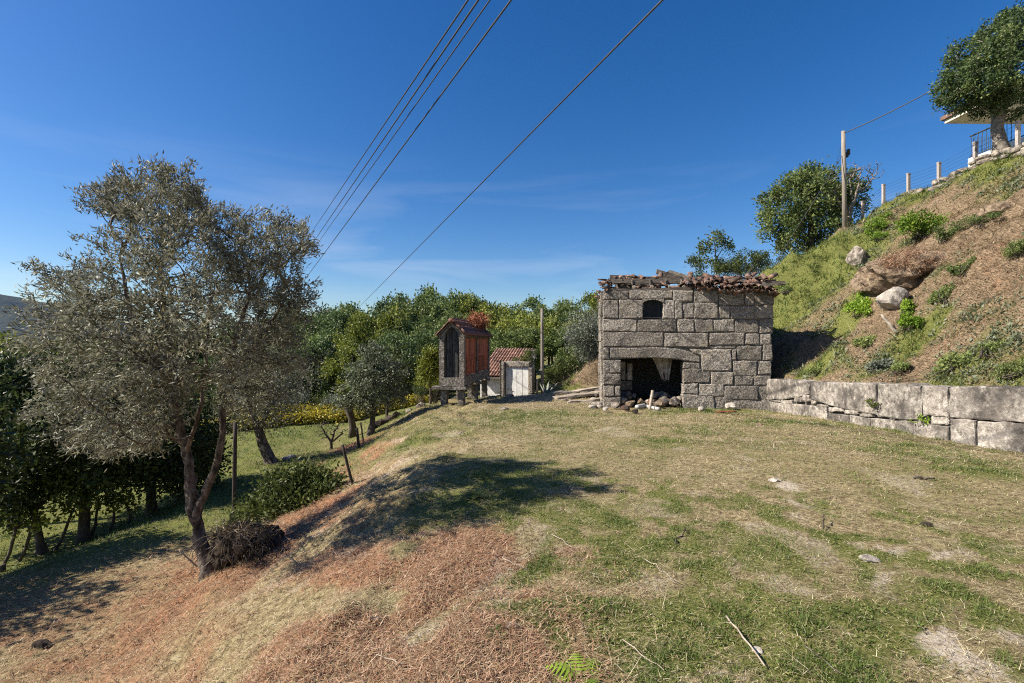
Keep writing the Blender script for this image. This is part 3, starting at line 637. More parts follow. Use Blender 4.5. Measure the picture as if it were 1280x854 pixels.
LV, LF, lv = leaves(LC, 8, .05, .14, .007, rng, -.6, None, .9, .0); part('hanging_roots', mesh_np('hanging_roots', LV - np.array(p), LF, L_STRAW, False, {'var': lv}), rm, kind='stuff')
# flared buttress roots of the olive and stone-coloured bits around its foot
for k, (u, v) in enumerate(((278,722),(300,728),(250,738),(262,748),(240,728))):
    pass

# ------------------------------------------------------------------ small things on the slope near the olive
def rod(name, label, cat, p0, p1, r0, r1, mat, sides=6, bend=.0, group=None, seed=0, jit=.08):
    p0 = np.array(p0, float); p1 = np.array(p1, float); rng = np.random.default_rng(seed + 77)
    n = 7; s = np.linspace(0, 1, n); L = np.linalg.norm(p1 - p0)
    pts = p0 + (p1 - p0) * s[:, None] + rng.normal(0, bend * L, (n, 3)) * np.sin(s * math.pi)[:, None]
    V, F = tube(pts - p0, np.linspace(r0, r1, n), sides, jit, rng)
    return thing(name, label, cat, tuple(p0), 0, group, mesh_np(name, V, F, mat, True))
g0 = gp(250, 708)
rod('stick', 'pale straight stick leaning out of the ground left of the olive trunk', 'stick', g0 - Vector((0, 0, .05)), at(224, 688, g0.y - .1), .011, .008, STICK, bend=.006)
V, F = lump((.09, .075, .06), np.random.default_rng(8), .3, 3, 3); p = gp(53, 810)
thing('dark_stone', 'small dark stone alone on the brown lower slope', 'stone', p + Vector((0, 0, .02)), 0, None, mesh_np('dark_stone', V, F, DSOIL, True))
g0 = gp(292, 656)
rod('post', 'tall thin dark post standing behind the olive tree', 'post', g0 - Vector((0, 0, .2)), at(294, 528, g0.y), .04, .032, DPOST, 8)
g0 = gp(442, 604); rod('stake', 'thin rusty stake leaning left at the foot of the bank', 'stake', g0 - Vector((0, 0, .1)), at(428, 556, g0.y), .028, .024, DPOST)
g0 = gp(449, 560); rod('stake', 'short upright dark stake right of the pruned trunk', 'stake', g0 - Vector((0, 0, .1)), at(446, 535, g0.y), .05, .045, DPOST)
g0 = gp(455, 552); rod('stake', 'thin crooked stake between the short dark stake and the small round tree', 'stake', g0 - Vector((0, 0, .1)), at(451, 528, g0.y), .03, .025, DPOST, bend=.02)
g0 = gp(17, 800)
g0 = gp(3, 715); rod('stake', 'short brown stake at the far left edge of the terrace', 'stake', g0 - Vector((0, 0, .1)), at(3, 706, g0.y), .05, .05, DPOST)
g0 = gp(440, 547)
b0 = np.array(g0); t = tp([(441,549,0,.17),(441,535,0,.13),(439,522,0,.125),(436,512,0,.14),(434,507,0,.15)], g0.y)
pt = thing('pruned_trunk', 'bare sawn off tree trunk without crown on the bank foot', 'tree stump', g0)
rng = np.random.default_rng(3)
part('trunk', mesh_np('trunk', *tube(np.array([q[:3] for q in t]) - b0, [q[3] for q in t], 10, .12, rng), BARKD, True), pt)
q = np.array(at(430, 507, g0.y)) - b0
part('branch_stub', mesh_np('branch_stub', *tube([q + (.14, 0, -.1), q + (.02, 0, 0), q + (-.05, 0, .05)], [.08, .07, .06], 8, .1, rng), BARKD, True), pt)
# second olive with leaning trunk
g0 = gp(337, 579); y = g0.y
make_tree('small_olive_tree', 'smaller brownish olive tree with leaning trunk on the lower terrace', 'tree', g0,
  [tp([(340,583,0,.26),(336,572,0,.17),(329,555,0,.14),(324,540,0,.12),(316,520,0,.09),(308,495,0,.06)], y), tp([(324,540,0,.08),(334,515,.1,.06),(340,490,.1,.04)], y)],
  pl([(300,500,32,.2,24),(325,485,36,-.2,26),(348,500,28,.2,18),(290,525,22,-.2,14),(335,520,22,.2,12),(310,465,34,.3,22),(350,470,30,0,18),(368,478,20,0,10)], y), L_OLIVE, BARK, 12, per=1.2, nleaf=60, sig=.2, L=.11, Wd=.03, rtip=.006, step=.25, shell=.2, varmu=.6)
g0 = gp(414, 562); y = g0.y
make_tree('bare_shrub', 'small leafless shrub with upright twigs at the field edge', 'shrub', g0,
  [tp([(414,563,0,.05),(414,552,0,.045)], y), tp([(414,553,0,.04),(407,543,0,.03),(402,534,0,.015)], y), tp([(414,553,0,.04),(418,540,0,.03),(424,530,0,.015)], y), tp([(414,554,0,.04),(424,545,0,.03)], y)],
  pl([(404,536,10,.1,14),(414,534,12,0,14),(424,536,10,-.1,14),(400,545,6,0,6)], y), L_MID, BARKD, 14, nleaf=3, sig=.1, L=.07, Wd=.03, rtip=.01, step=.1)
g0 = gp(464, 543); y = g0.y
make_tree('round_tree', 'small round grey green tree with straight trunk above the field', 'tree', g0,
  [tp([(463,546,0,.16),(466,530,0,.1),(467,510,0,.08),(466,480,0,.06),(468,450,0,.03)], y)],
  pl([(446,490,17,.2,22),(468,484,20,-.2,26),(486,488,17,.2,20),(453,468,17,-.2,20),(474,464,18,.2,22),(490,472,14,0,14),(466,450,12,0,12),(438,500,10,0,10),(468,502,14,-.2,12)], y), L_GG, BARKD, 15, per=1.3, nleaf=46, sig=.08, L=.11, Wd=.045, spray=.28, shell=.4, rtip=.006, step=.2, varmu=.4)
g0 = gp(484, 527); y = g0.y
make_tree('slender_tree', 'thin dark tree with slender trunk right of the small round tree', 'tree', g0,
  [tp([(484,529,0,.07),(484,500,0,.055),(485,470,0,.03)], y)],
  pl([(485,485,14,.2,12),(492,465,16,-.2,14),(480,468,14,.2,12),(500,480,12,0,10),(490,445,14,0,10)], y), L_DARK, BARKD, 16, nleaf=50, sig=.2, L=.13, Wd=.07, rtip=.006, step=.25)
# heap of cut leafy branches
def leaf_heap(name, label, cat, base, lobes, lmat, seed, nleaf, sig, L, Wd, twigs=40, crown='foliage', varmu=.5, group=None, bark=None, shell=.5, per=1, droop=0):
    rng = np.random.default_rng(seed); base = np.array(base); tips = clumps(lobes, rng, per, shell)
    zg = H(tips[:, 0], tips[:, 1]) + .02; tips[:, 2] = np.maximum(tips[:, 2], zg)
    root = thing(name, label, cat, tuple(base), 0, group)
    tw = []
    for k in range(min(twigs, len(tips))):
        a = tips[k]; s = base + np.array((rng.normal(0, .1), rng.normal(0, .1), .0)); mid = (a + s) / 2 + rng.normal(0, .05, 3)
        tw.append(tube(np.array([s, mid, a]) - base, [.012, .009, .004], 3))
    if tw: part('stem', mesh_np('stem', *merge(*tw), bark or BARKD, True), root)
    LV, LF, lv = leaves(tips, nleaf, sig, L, Wd, rng, .3, base - np.array((0, 0, .3)), droop, varmu)
    part(crown, mesh_np(crown, LV - base, LF, lmat, False, {'var': lv}), root)
    return root
g0 = gp(372, 640); y = g0.y
leaf_heap('branch_heap', 'big heap of cut leafy branches at the foot of the bank', 'branch heap', g0 + Vector((0, .5, 0)),
  pl([(345,612,20,.5,26),(375,606,20,.6,32),(403,610,18,.6,26),(360,602,10,.4,10),(390,596,9,.5,8),(360,625,24,.3,28),(390,628,22,.3,26),(330,630,18,.5,20),(350,642,14,.2,14),(320,642,14,.5,14),(300,650,10,.6,8),(418,618,12,.5,12),(378,642,12,.1,10)], y), L_MID, 21, 34, .11, .085, .034, 110, varmu=.5)

# ------------------------------------------------------------------ row of dark trees on the terrace edge
def row_tree(label, u0, v0, ulean, vtop, r, lob, seed, lm=None, name='terrace_tree', nleaf=60):
    g0 = gp(u0, v0); y = g0.y
    tr = [tp([(u0, v0+3, 0, r*1.5), (u0+.3*(ulean-u0), v0-15, 0, r), (ulean, vtop, 0, r*.8), (ulean+3, vtop-60, 0, r*.45)], y),
          tp([(ulean, vtop, 0, r*.6), (ulean-28, vtop-28, -.3, r*.4), (ulean-50, vtop-60, -.3, r*.2)], y), tp([(ulean, vtop, 0, r*.6), (ulean+30, vtop-30, .3, r*.4), (ulean+55, vtop-55, .3, r*.2)], y)]
    make_tree(name, label, 'tree', g0, tr, pl(lob, y), lm or L_DARK, BARKD, seed, per=1.35, nleaf=nleaf, sig=.14, L=.105, Wd=.055, rtip=.005, step=.2, group='dark trees along the terrace edge', varmu=.4)
row_tree('dark leafy tree at far left with trunk leaning right', 54, 692, 42, 640, .075, [(40,480,44,.2,34),(0,480,40,.2,26),(20,560,52,.3,40),(60,535,50,-.3,36),(-20,590,50,.2,30),(30,600,42,-.3,30),(70,575,36,.3,26),(0,520,44,.3,28),(-50,540,50,0,20)], 31)
row_tree('dark leafy tree with thick upright trunk left of the olive', 104, 676, 108, 610, .10, [(100,490,44,.3,34),(130,500,40,0,26),(95,560,48,.3,36),(135,545,48,-.3,34),(75,520,40,-.2,26),(160,580,40,.2,30),(110,590,32,-.4,22),(60,590,28,.3,16)], 32)
row_tree('dark leafy tree close behind the olive trunk', 190, 641, 188, 600, .10, [(190,505,40,.3,28),(230,510,34,.2,22),(185,555,46,.3,36),(225,545,44,-.3,34),(150,560,36,-.3,22),(240,585,30,.3,24),(205,585,32,-.3,24),(255,565,20,0,12)], 33)
row_tree('bushy yellow green tree behind the far left dark tree', 20, 660, 15, 590, .07, [(10,470,36,0,26),(30,500,34,.4,24),(-15,500,40,-.3,24),(20,445,22,.2,14),(-10,450,30,.2,14)], 34, L_YEL)
for i, (xx, yy, sd) in enumerate(((-9.0, 5.1, 35), (-8.9, 6.9, 36))):
    z = h1(xx, yy); c = np.array((xx, yy, z))
    make_tree('terrace_tree', ('nearer', 'farther')[i] + ' dark tree beyond the left edge of the terrace', 'tree', c, [[(xx, yy, z-.1, .12), (xx+.1, yy, z+1.6, .09), (xx, yy, z+3.6, .05)]],
      [(c+np.array((dx,dy,dz)), (.8,.8,.7), 26) for dx,dy,dz in ((0,0,2.9),(.5,.2,2.4),(-.6,0,2.5),(.1,.7,2.3),(0,.2,3.6),(0,-.5,2.6))], L_DARK, BARKD, sd, nleaf=50, sig=.16, L=.12, Wd=.06, rtip=.006, step=.25, group='dark trees along the terrace edge')
# crooked vines and thin stems below the terrace edge
for i, (u0, v0, u1, v1, lab) in enumerate(((22,700,42,652,'thin leaning vine stem left of the far left dark trunk'),(2,690,20,660,'thin vine stem at the very left edge'),(66,672,90,640,'curved vine stem between the two left dark trunks'),(112,664,122,628,'crooked vine stem right of the thick upright trunk'),(135,660,143,636,'short straight vine stem between the two right dark trunks'),(160,650,158,630,'bent vine stem left of the trunk behind the olive'),(215,618,235,606,'vine stem right of the trunk behind the olive'))):
    y = 9.2 + .012 * u0; p0 = at(u0, v0, y); p0.z = h1(p0.x, p0.y); u0, v0 = u0, VC + (CAMZ - p0.z) * FPX / y; v1 = min(v1, v0 - 22)
    make_tree('vine', lab, 'vine', p0, [tp([(u0,v0+4,0,.035),((u0*2+u1)/3+4,(v0*2+v1)/3,0,.03),(u1,v1,0,.025)], y)],
       pl([(u1,v1-8,12,.2,6),(u1+14,v1-6,9,-.2,4),(u1-12,v1-4,8,.2,4)], y), L_YEL, BARKD, 40+i, nleaf=12, sig=.1, L=.085, Wd=.065, rtip=.006, step=.15, group='vines below the terrace edge')

# ------------------------------------------------------------------ vineyard rows beyond the field
rng = np.random.default_rng(60)
for i, (uA, vA, yA, uB, vB, yB, h, lab) in enumerate(((230,558,20.5,440,528,24.5,.46,'yellow vine row along the far edge of the green field'),(430,531,24,525,503,31,.5,'yellow green vine row running up behind the small round tree'),(225,540,26,470,515,30,.45,'second yellow vine row behind the first one'))):
    a = at(uA, vA, yA); b_ = at(uB, vB, yB); n = 40
    C = np.array([a.lerp(b_, k / (n - 1)) for k in range(n)]); C[:, 2] = H(C[:, 0], C[:, 1])
    root = thing('vine_row', lab, 'vine row', tuple(C[0]), 0, 'vine rows beyond the field')
    T = np.repeat(C, 7, 0) + np.stack([rng.normal(0, .25, n*7), rng.normal(0, .25, n*7), rng.uniform(.12, h, n*7)], -1)
    LV, LF, lv = leaves(T, 34, (.2, .2, .09), .12, .1, rng, .4, None, 0, .5 if i != 1 else .42)
    part('foliage', mesh_np('foliage', LV - C[0], LF, L_VINE, False, {'var': lv}), root)
    st = [tube([c - C[0] + (0, 0, -.1), c - C[0] + (.02, 0, .35)], [.03, .02], 4) for c in C[::2]]
    part('vine_stems', mesh_np('vine_stems', *merge(*st), BARKD, True), root, kind='stuff')

# ------------------------------------------------------------------ the wood behind
def crown_variant(seed, kind):
    rng = np.random.default_rng(seed); lobes = []
    lobes.append((np.array((0, 0, .62)), (.24, .24, .26), 22))
    for k in range(9):
        a = rng.uniform(0, 2*math.pi); z = rng.uniform(.3, .86); rr = .30 * math.sqrt(max(.05, 1 - ((z - .55) / .48) ** 2))
        lobes.append((np.array((math.cos(a)*rr, math.sin(a)*rr, z)), (rng.uniform(.11, .17),)*2 + (rng.uniform(.09, .14),), 15))
    tips = clumps(lobes, rng, 1.0, .6)
    sk = grow([[(0, 0, -.06, .026), (.01, 0, .2, .02), (0, .01, .5, .014), (.01, 0, .75, .006)]], tips[::3], rng, .0011, .05, .3)
    V, F = skeleton_mesh(*sk[:4], rng, .08, 7)
    LV, LF, lv = leaves(tips, 58, .034, .030, .021, rng, .3, np.array((0, 0, .5)), 0, .5, .2, .16)
    return mesh_np('trunk', V, F, BARKD, True), (LV, LF, lv)
VARS = [crown_variant(100 + k, k) for k in range(5)]
CM = {}
def cmesh(k, mt):
    if (k, mt.name) not in CM: CM[(k, mt.name)] = mesh_np('crown', VARS[k][1][0], VARS[k][1][1], mt, False, {'var': VARS[k][1][2]})
    return CM[(k, mt.name)]
KIND = {'d': (W_D, 'dark green'), 'm': (W_M, 'mid green'), 'y': (W_Y, 'yellow green'), 'g': (L_GREY, 'grey green')}
rng = np.random.default_rng(70)
WOODS = [(378,384,54,'m'),(402,386,50,'d'),(424,378,56,'m'),(447,384,62,'m'),(468,376,58,'m'),(488,382,52,'d'),(505,368,64,'m'),(528,366,60,'m'),(552,364,66,'m'),(574,366,62,'m'),(596,372,66,'d'),
 (615,376,58,'y'),(634,378,62,'d'),(652,374,66,'m'),(668,384,58,'d'),(686,380,62,'m'),(704,380,55,'m'),(722,376,58,'d'),(742,370,52,'y'),(760,366,56,'m'),
 (462,402,40,'y'),(482,388,44,'y'),(505,392,42,'m'),(440,428,34,'y'),(418,415,40,'m'),(395,408,44,'d'),(525,415,36,'d'),(545,400,44,'m'),(505,420,34,'d'),(562,392,48,'m'),(585,395,46,'m'),(625,388,48,'y'),(612,405,40,'m'),(652,398,42,'y'),(636,408,38,'m'),(668,402,40,'y'),(690,398,44,'y'),(708,404,38,'m'),(725,392,46,'d'),
 (360,402,50,'d'),(336,398,52,'m'),(310,402,50,'d'),(285,404,52,'m'),(258,406,50,'d'),(230,408,48,'m'),(205,412,50,'d'),(178,414,46,'m'),(150,418,48,'d'),(124,420,44,'m'),(98,422,46,'d'),(72,424,42,'m'),(48,426,42,'y'),(24,424,40,'m'),(2,428,38,'d'),(-20,426,42,'m'),
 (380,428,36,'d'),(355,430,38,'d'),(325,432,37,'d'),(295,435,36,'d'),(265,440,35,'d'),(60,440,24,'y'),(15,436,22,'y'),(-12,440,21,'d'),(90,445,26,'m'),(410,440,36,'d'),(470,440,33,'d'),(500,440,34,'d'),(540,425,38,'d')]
seen = {}
def region(u, vt):
    if u < 130: a = 'at far left'
    elif u < 390: a = 'behind the big olive tree'
    elif u < 455: a = 'right of the olive'
    elif u < 540: a = 'left of the granary'
    elif u < 615: a = 'above the granary roof'
    elif u < 675: a = 'behind the shed'
    else: a = 'between pole and stone house'
    return a + (' on the skyline' if vt < 388 else ' low in the wood')
for i, (u, vt, y, kd) in enumerate(WOODS):
    x = (u - UC) / FPX * y; z = h1(x, y); top = CAMZ - (vt - VC) / FPX * y; hh = (top - z) / .93
    mt, nm = KIND[kd]; k = i % 5
    wsc = np.clip(hh * rng.uniform(.85, 1.15), 4.2, 10.5)
    lab = f'{nm} tree {region(u, vt)}'
    root = thing('woodland_tree', lab, 'tree', (x, y, z), rng.uniform(0, 6.28), 'woodland trees behind the field and the granary'); seen.setdefault(lab, []).append((u, root))
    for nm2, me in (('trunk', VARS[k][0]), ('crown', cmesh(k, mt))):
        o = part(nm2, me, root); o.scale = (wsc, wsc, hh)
for lab, l in seen.items():
    l.sort(key=lambda q: q[0]); n = len(l)
    for k, (_, o) in enumerate(l):
        if n > 1: o['label'] = lab + ', ' + (('left one', 'right one') if n == 2 else ('left one', 'middle one', 'right one') if n == 3 else 'leftmost second third fourth fifth sixth seventh eighth ninth tenth eleventh twelfth'.split())[k] + (' from the left' if n > 3 and k else '')
# undergrowth bushes in front of the wood
def bush(label, u, v, y, r, lm, seed, nleaf=40, name='bush', flat=.8, group=None, n=60, L=None, varmu=.5, zoff=0):
    p = at(u, v, y); zg = h1(p.x, p.y); base = np.array((p.x, p.y, zg)); rng = np.random.default_rng(seed)
    rr = r / FPX * y; c = np.array((p.x, p.y, p.z)); lobes = []
    for k in range(7):
        d = rng.normal(0, .5, 3) * rr * (1, 1, flat * .8); lobes.append((c + d, (rr*.5, rr*.5, rr*.45*flat), n // 7))
    L = L or rr * .11
    return leaf_heap(name, label, 'bush', base, lobes, lm, seed, nleaf, rr * .12, L, L * .55, 30, varmu=varmu, group=group)
for i, (u, v, y, r, lm, lab) in enumerate(((352,505,30,18,L_GREY,'grey green bush behind the vine row, leftmost of four'),(372,498,31,20,L_GREY,'tall grey green bush behind the vine row'),(398,505,31,13,L_MID,'small green bush behind the vine row'),(420,506,30,14,L_GREY,'low grey green bush left of the round tree'),
   (545,480,23,16,L_YEL,'yellow green bush low beside the granary'),(525,490,24,10,L_MID,'low bush at the top of the bank left of the granary'),
   (250,515,24,26,L_MID,'green bush behind the forked olive trunk'),(205,520,22,24,L_DARK,'dark bush behind the olive left trunk'))):
    bush(lab, u, v, y, r, lm, 300+i)
ORD = 'leftmost second third fourth fifth sixth seventh eighth'.split()
for k, (u, y, r) in enumerate(((300,34,34),(335,36,34),(368,37,34),(400,36,36),(432,35,36),(465,36,36),(498,35,34),(525,33,30))):  # dark bushes added to stand in for the shade under the trees
    bush('dark bush added as shade at the foot of the wood, ' + ORD[k] + (' from the left' if k else ''), u, 478, y, r, L_DARK, 350 + k, 46, name='shade_bush', group='dark bushes added as shade at the foot of the wood', varmu=.3)
g0p = at(537, 460, 22); zz = h1(g0p.x, 22)
make_tree('topiary_tree', 'round yellow green topiary tree just left of the granary', 'tree', (g0p.x, 22, zz), [tp([(538,505,0,.06),(538,480,0,.05),(537,465,0,.03)], 22)],
   pl([(534,455,12,.1,20),(541,452,12,-.1,20),(537,466,13,0,20),(538,445,9,0,12)], 22), L_YEL, BARKD, 66, nleaf=60, sig=.13, L=.11, Wd=.07, rtip=.006, step=.2)
# grey olive and bushes between pole and house
p = at(738, 420, 24); zz = h1(p.x, 24)
make_tree('grey_olive_tree', 'silvery grey olive tree left of the stone house', 'tree', (p.x, 24, zz), [[(p.x, 24, zz-.2, .2), (p.x+.1, 24, zz+1.2, .14), (p.x, 24.2, zz+2.2, .06)]],
   pl([(728,412,22,.3,36),(748,405,24,-.3,36),(736,435,24,.3,36),(756,430,22,.5,30),(722,430,14,-.3,18),(765,415,22,.3,22)], 24), L_GREY, BARK, 67, nleaf=60, sig=.2, L=.14, Wd=.04, rtip=.008, step=.3)
bush('bright green spreading bush right of the white door', 700, 463, 23.5, 24, L_MID, 320, 50, varmu=.55)
bush('small bright green bush above the white door', 660, 450, 24.6, 14, L_MID, 321, 50, varmu=.7)
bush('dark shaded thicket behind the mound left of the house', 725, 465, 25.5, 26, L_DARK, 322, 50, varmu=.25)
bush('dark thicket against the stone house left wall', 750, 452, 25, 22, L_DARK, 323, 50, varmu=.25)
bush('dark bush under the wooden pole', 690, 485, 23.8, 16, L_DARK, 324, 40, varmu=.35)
# agave by the white door
p = at(683, 492, 21.5); zz = h1(p.x, 21.5); rng = np.random.default_rng(88)
ag = thing('agave', 'pale grey agave with sword leaves beside the white door', 'plant', (p.x, 21.5, zz))
for k in range(16):
    a = rng.uniform(0, 6.28); el = rng.uniform(.25, 1.2); L = rng.uniform(.7, 1.15); d = np.array((math.cos(a)*math.cos(el), math.sin(a)*math.cos(el), math.sin(el))); s = np.cross(d, (0, 0, 1)); s /= np.linalg.norm(s); u_ = np.cross(s, d)
    V = []
    for tt, w in ((0, .05), (.35, .065), (.7, .045), (1, .003)):
        c = d * L * tt - np.array((0, 0, .18 * tt * tt * L)); V += [c - s*w + u_*w*.4, c - u_*.01, c + s*w + u_*w*.4, c + u_*.012]
    F = [(i*4+j, i*4+(j+1) % 4, i*4+4+(j+1) % 4, i*4+4+j) for i in range(3) for j in range(4)]
    me = mesh_np('leaf', V, F, L_GREY, True, {'var': np.full(16, rng.uniform(.5, 1))}); part('leaf', me, ag)
# ------------------------------------------------------------------ stone builder
def stone(bot, top, depth, rng, g=.007, bev=.035, amp=.014, lift=0, seg=.13):
    # bot / top: polylines [(a, z)...] from left to right on the wall face (local X, Z); face looks to -Y
    bot = np.array(bot, float); top = np.array(top, float)
    w = max(bot[-1, 0] - bot[0, 0], top[-1, 0] - top[0, 0]); h = np.mean(top[:, 1]) - np.mean(bot[:, 1])
    def prm(l, b_): 
        n = max(1, min(9, int(round(l / seg)))); e = min(.3, b_ / l)
        return np.unique(np.concatenate([[0, e], np.linspace(e, 1 - e, n + 1), [1 - e, 1]]).round(5))
    sp_, tp_ = prm(w, bev), prm(h, bev)
    def poly(p, s):
        q = (p[:, 0] - p[0, 0]) / (p[-1, 0] - p[0, 0]); return np.stack([np.interp(s, q, p[:, 0]), np.interp(s, q, p[:, 1])], -1)
    B, T = poly(bot, sp_), poly(top, sp_)
    A = B[None] + (T - B)[None] * tp_[:, None, None]           # (t, s, 2)
    cen = A.reshape(-1, 2).mean(0)
    ds = np.minimum(sp_, 1 - sp_)[None] * w; dt = np.minimum(tp_, 1 - tp_)[:, None] * h
    e = np.minimum(np.broadcast_to(ds, A.shape[:2]), np.broadcast_to(dt, A.shape[:2]))
    o = rng.uniform(0, 90, 2)
    nz = (fbm(A[..., 0]*4 + o[0], A[..., 1]*4 + o[1], 7, 3) - .5) * 2
    y = -(lift + amp * nz * 1.6 + bev * .75 * sstep(0, bev * 1.2, e)) + bev * .6
    A = A + np.where((e < 1e-6)[..., None], -np.sign(A - cen) * g + rng.normal(0, .008, A.shape), rng.normal(0, .007, A.shape))
    V = np.stack([A[..., 0], y, A[..., 1]], -1); nt_, ns = V.shape[:2]
    Vf = V.reshape(-1, 3); ii = np.arange(nt_ * ns).reshape(nt_, ns)
    F = [(ii[i, j], ii[i, j+1], ii[i+1, j+1], ii[i+1, j]) for i in range(nt_-1) for j in range(ns-1)]
    loop = list(ii[0, :]) + list(ii[1:, -1]) + list(ii[-1, -2::-1]) + list(ii[-2:0:-1, 0])
    n = len(Vf); bk = Vf[loop].copy(); bk[:, 1] = depth
    F += [(loop[(k+1) % len(loop)], loop[k], n + k, n + (k+1) % len(loop)) for k in range(len(loop))]
    F.append(tuple(n + k for k in range(len(loop))))
    return np.concatenate([Vf, bk]), F
# ------------------------------------------------------------------ stone house
HZ = -.42
HO = np.array((HOUSE_O[0], HOUSE_O[1], HZ)); hn = np.array((-HEY[0], -HEY[1], 0))
def hp(zx, zy):   # point of the enlarged view -> (along, up) on the house front plane
    u = 730 + zx / 4.0654; v = 320 + zy / 4.0667
    d = np.array(((u - UC) / FPX, 1.0, -(v - VC) / FPX)); c = np.array((0, 0, CAMZ)); tt = ((HO - c) @ hn) / (d @ hn); q = c + d * tt - HO
    return (q[0] * HEX[0] + q[1] * HEX[1], q[2])
house = thing('stone_house', 'ruined two storey granite house with a half collapsed tiled roof', 'house', tuple(HO), HROT)
ST = [(97,178,228,222),(232,176,452,220),(452,176,553,234),(557,172,683,237),(685,170,815,250),(820,170,866,250),(866,165,968,250),
 (97,224,175,318),(178,224,300,318),(400,222,462,320),(462,224,500,320),(503,238,560,316),(560,239,682,318),(684,252,742,318),(746,253,868,318),(870,252,962,318),
 (97,320,270,384),(274,322,470,388),(476,320,560,388),(564,320,658,388),(658,320,765,388),(768,321,890,390),(892,321,962,390),
 (97,386,403,462),(638,392,815,453),(818,393,895,450),(897,392,955,450),(638,455,772,472),(778,453,905,530),(907,452,957,530),
 (595,475,752,585),(753,474,774,530),(503,542,590,573),(758,532,878,610),(884,534,952,604),(712,586,754,600),(505,575,643,645),(646,588,758,657),(765,612,860,660),(862,607,950,660),
 (503,647,580,702),(582,650,712,716),(714,660,885,732),(886,662,950,735),(503,704,665,800),(667,718,760,800),(760,734,950,800),
 (97,466,129,526),(97,528,188,596),(97,598,188,656),(97,658,152,713),(155,658,188,713),(97,715,188,800)]
rng = np.random.default_rng(200)
for (x0, y0, x1, y1) in ST:
    bl, br, tl, tr_ = hp(x0, y1), hp(x1, y1), hp(x0, y0), hp(x1, y0)
    jt = lambda q: (q[0] + rng.normal(0, .008), q[1] + rng.normal(0, .009))
    V, F = stone([jt(bl), jt(br)], [jt(tl), jt(tr_)], .42, rng, g=.003, bev=.032, amp=.016, lift=rng.uniform(-.008, .018), seg=.1); part('stone', mesh_np('stone', V, F, GRAN, False), house)
# big stones of irregular outline: the long lintel, the stone over it, the wedge, the window lintel
def pstone(bot, top, **k):
    V, F = stone([hp(*q) for q in bot], [hp(*q) for q in top], .42, rng, **k); return mesh_np('stone', V, F, GRAN, False)
part('lintel', pstone([(132,523),(300,520),(430,523),(510,532),(590,541)], [(132,468),(300,464),(450,464),(520,478),(590,516)], lift=.02), house)
part('stone', pstone([(408,462),(520,464),(632,468)], [(408,392),(520,391),(632,393)], lift=.015), house)
part('stone', pstone([(552,492),(596,512),(606,512)], [(535,470),(596,472),(634,473)]), house)
# window: frame opening, two board shutters
wx0, wz0 = hp(301, 319); wx1, wz1 = hp(399, 221)
win = part('window', mesh_np('window', *merge(box(wx0-.02, wx0+.03, .14, .2, wz0, wz1), box(wx1-.03, wx1+.02, .14, .2, wz0, wz1), box(wx0+.03, wx1-.03, .14, .2, wz0-.01, wz0+.04)), SHUT), house)
nb = 6
for k in range(nb):
    a = wx0 + .03 + (wx1 - wx0 - .06) * k / nb; b_ = wx0 + .03 + (wx1 - wx0 - .06) * (k + 1) / nb
    part('shutter_board', mesh_np('shutter_board', *box(a+.0015, b_-.0015, .17 + .004 * (k % 2), .2, wz0+.05, wz1 - (.0 if k in (2, 3) else .02)), SHUT), win)
# arched underside of the window lintel
V = []; n = 10
for k in range(n + 1):
    s = k / n; a = wx0 - .03 + (wx1 - wx0 + .06) * s; zz = wz1 - .002 - .10 * (2*s - 1) ** 2
    V += [(a, -.012, zz), (a, -.012, wz1 + .03), (a, .35, zz), (a, .35, wz1 + .03)]
F = []
for k in range(n):
    q = k*4; F += [(q, q+4, q+5, q+1), (q+2, q, q+4, q+6)[::-1], (q+2, q+3, q+7, q+6)]
part('window_arch', mesh_np('window_arch', V, F, GRAN), house)
# inner core of the walls (mortar and rubble behind the face stones)
HWID, HDEP, HTOP = hp(965, 400)[0], 3.7, hp(500, 178)[1] - .02
dx0, dzt = hp(190, 523); dx1, _ = hp(500, 523)
c0, c1 = .045, .36
core = merge(box(.08, dx0-.05, c0, c1, -.4, HTOP), box(dx1+.06, HWID-.08, c0, c1, -.4, HTOP), box(dx0-.05, wx0-.05, c0, c1, dzt+.06, HTOP), box(wx0-.05, wx1+.05, c0, c1, dzt+.06, wz0-.05), box(wx1+.05, dx1+.06, c0, c1, dzt+.06, HTOP), box(wx0-.05, wx1+.05, c0, c1, wz1+.06, HTOP),
   box(.08, .42, c1+.002, HDEP, -.4, HTOP), box(HWID-.42, HWID-.08, c1+.002, HDEP, -.4, HTOP), box(.422, HWID-.422, HDEP-.35, HDEP, -.4, HTOP))
part('wall_core', mesh_np('wall_core', *core, MORT), house)
part('added_upper_floor', mesh_np('added_upper_floor', *box(.43, HWID-.43, .37, HDEP-.36, dzt+.1, dzt+.22), WOODV), house)  # unseen storey floor, added to keep the room behind the doorway dark
# side walls in courses of rough stones
def side(sign):
    z = -.3
    while z < HTOP + .1:
        hgt = min(rng.uniform(.36, .5), HTOP + .12 - z)
        if hgt < .15: break
        a = .44
        while a < HDEP - .1:
            l = min(rng.uniform(.5, 1.2), HDEP - a)
            V, F = stone([(0, z), (l, z)], [(0, z+hgt), (l, z+hgt)], .3, rng, lift=rng.uniform(0, .02))
            V = np.array(V); q = V.copy()
            if sign < 0: q[:, 0] = V[:, 1]; q[:, 1] = a + l - V[:, 0]
            else: q[:, 0] = HWID - V[:, 1]; q[:, 1] = a + V[:, 0]
            q[:, 2] = V[:, 2]
            part('stone', mesh_np('stone', q, F, GRAN, False), house); a += l
        z += hgt
side(-1); side(1)
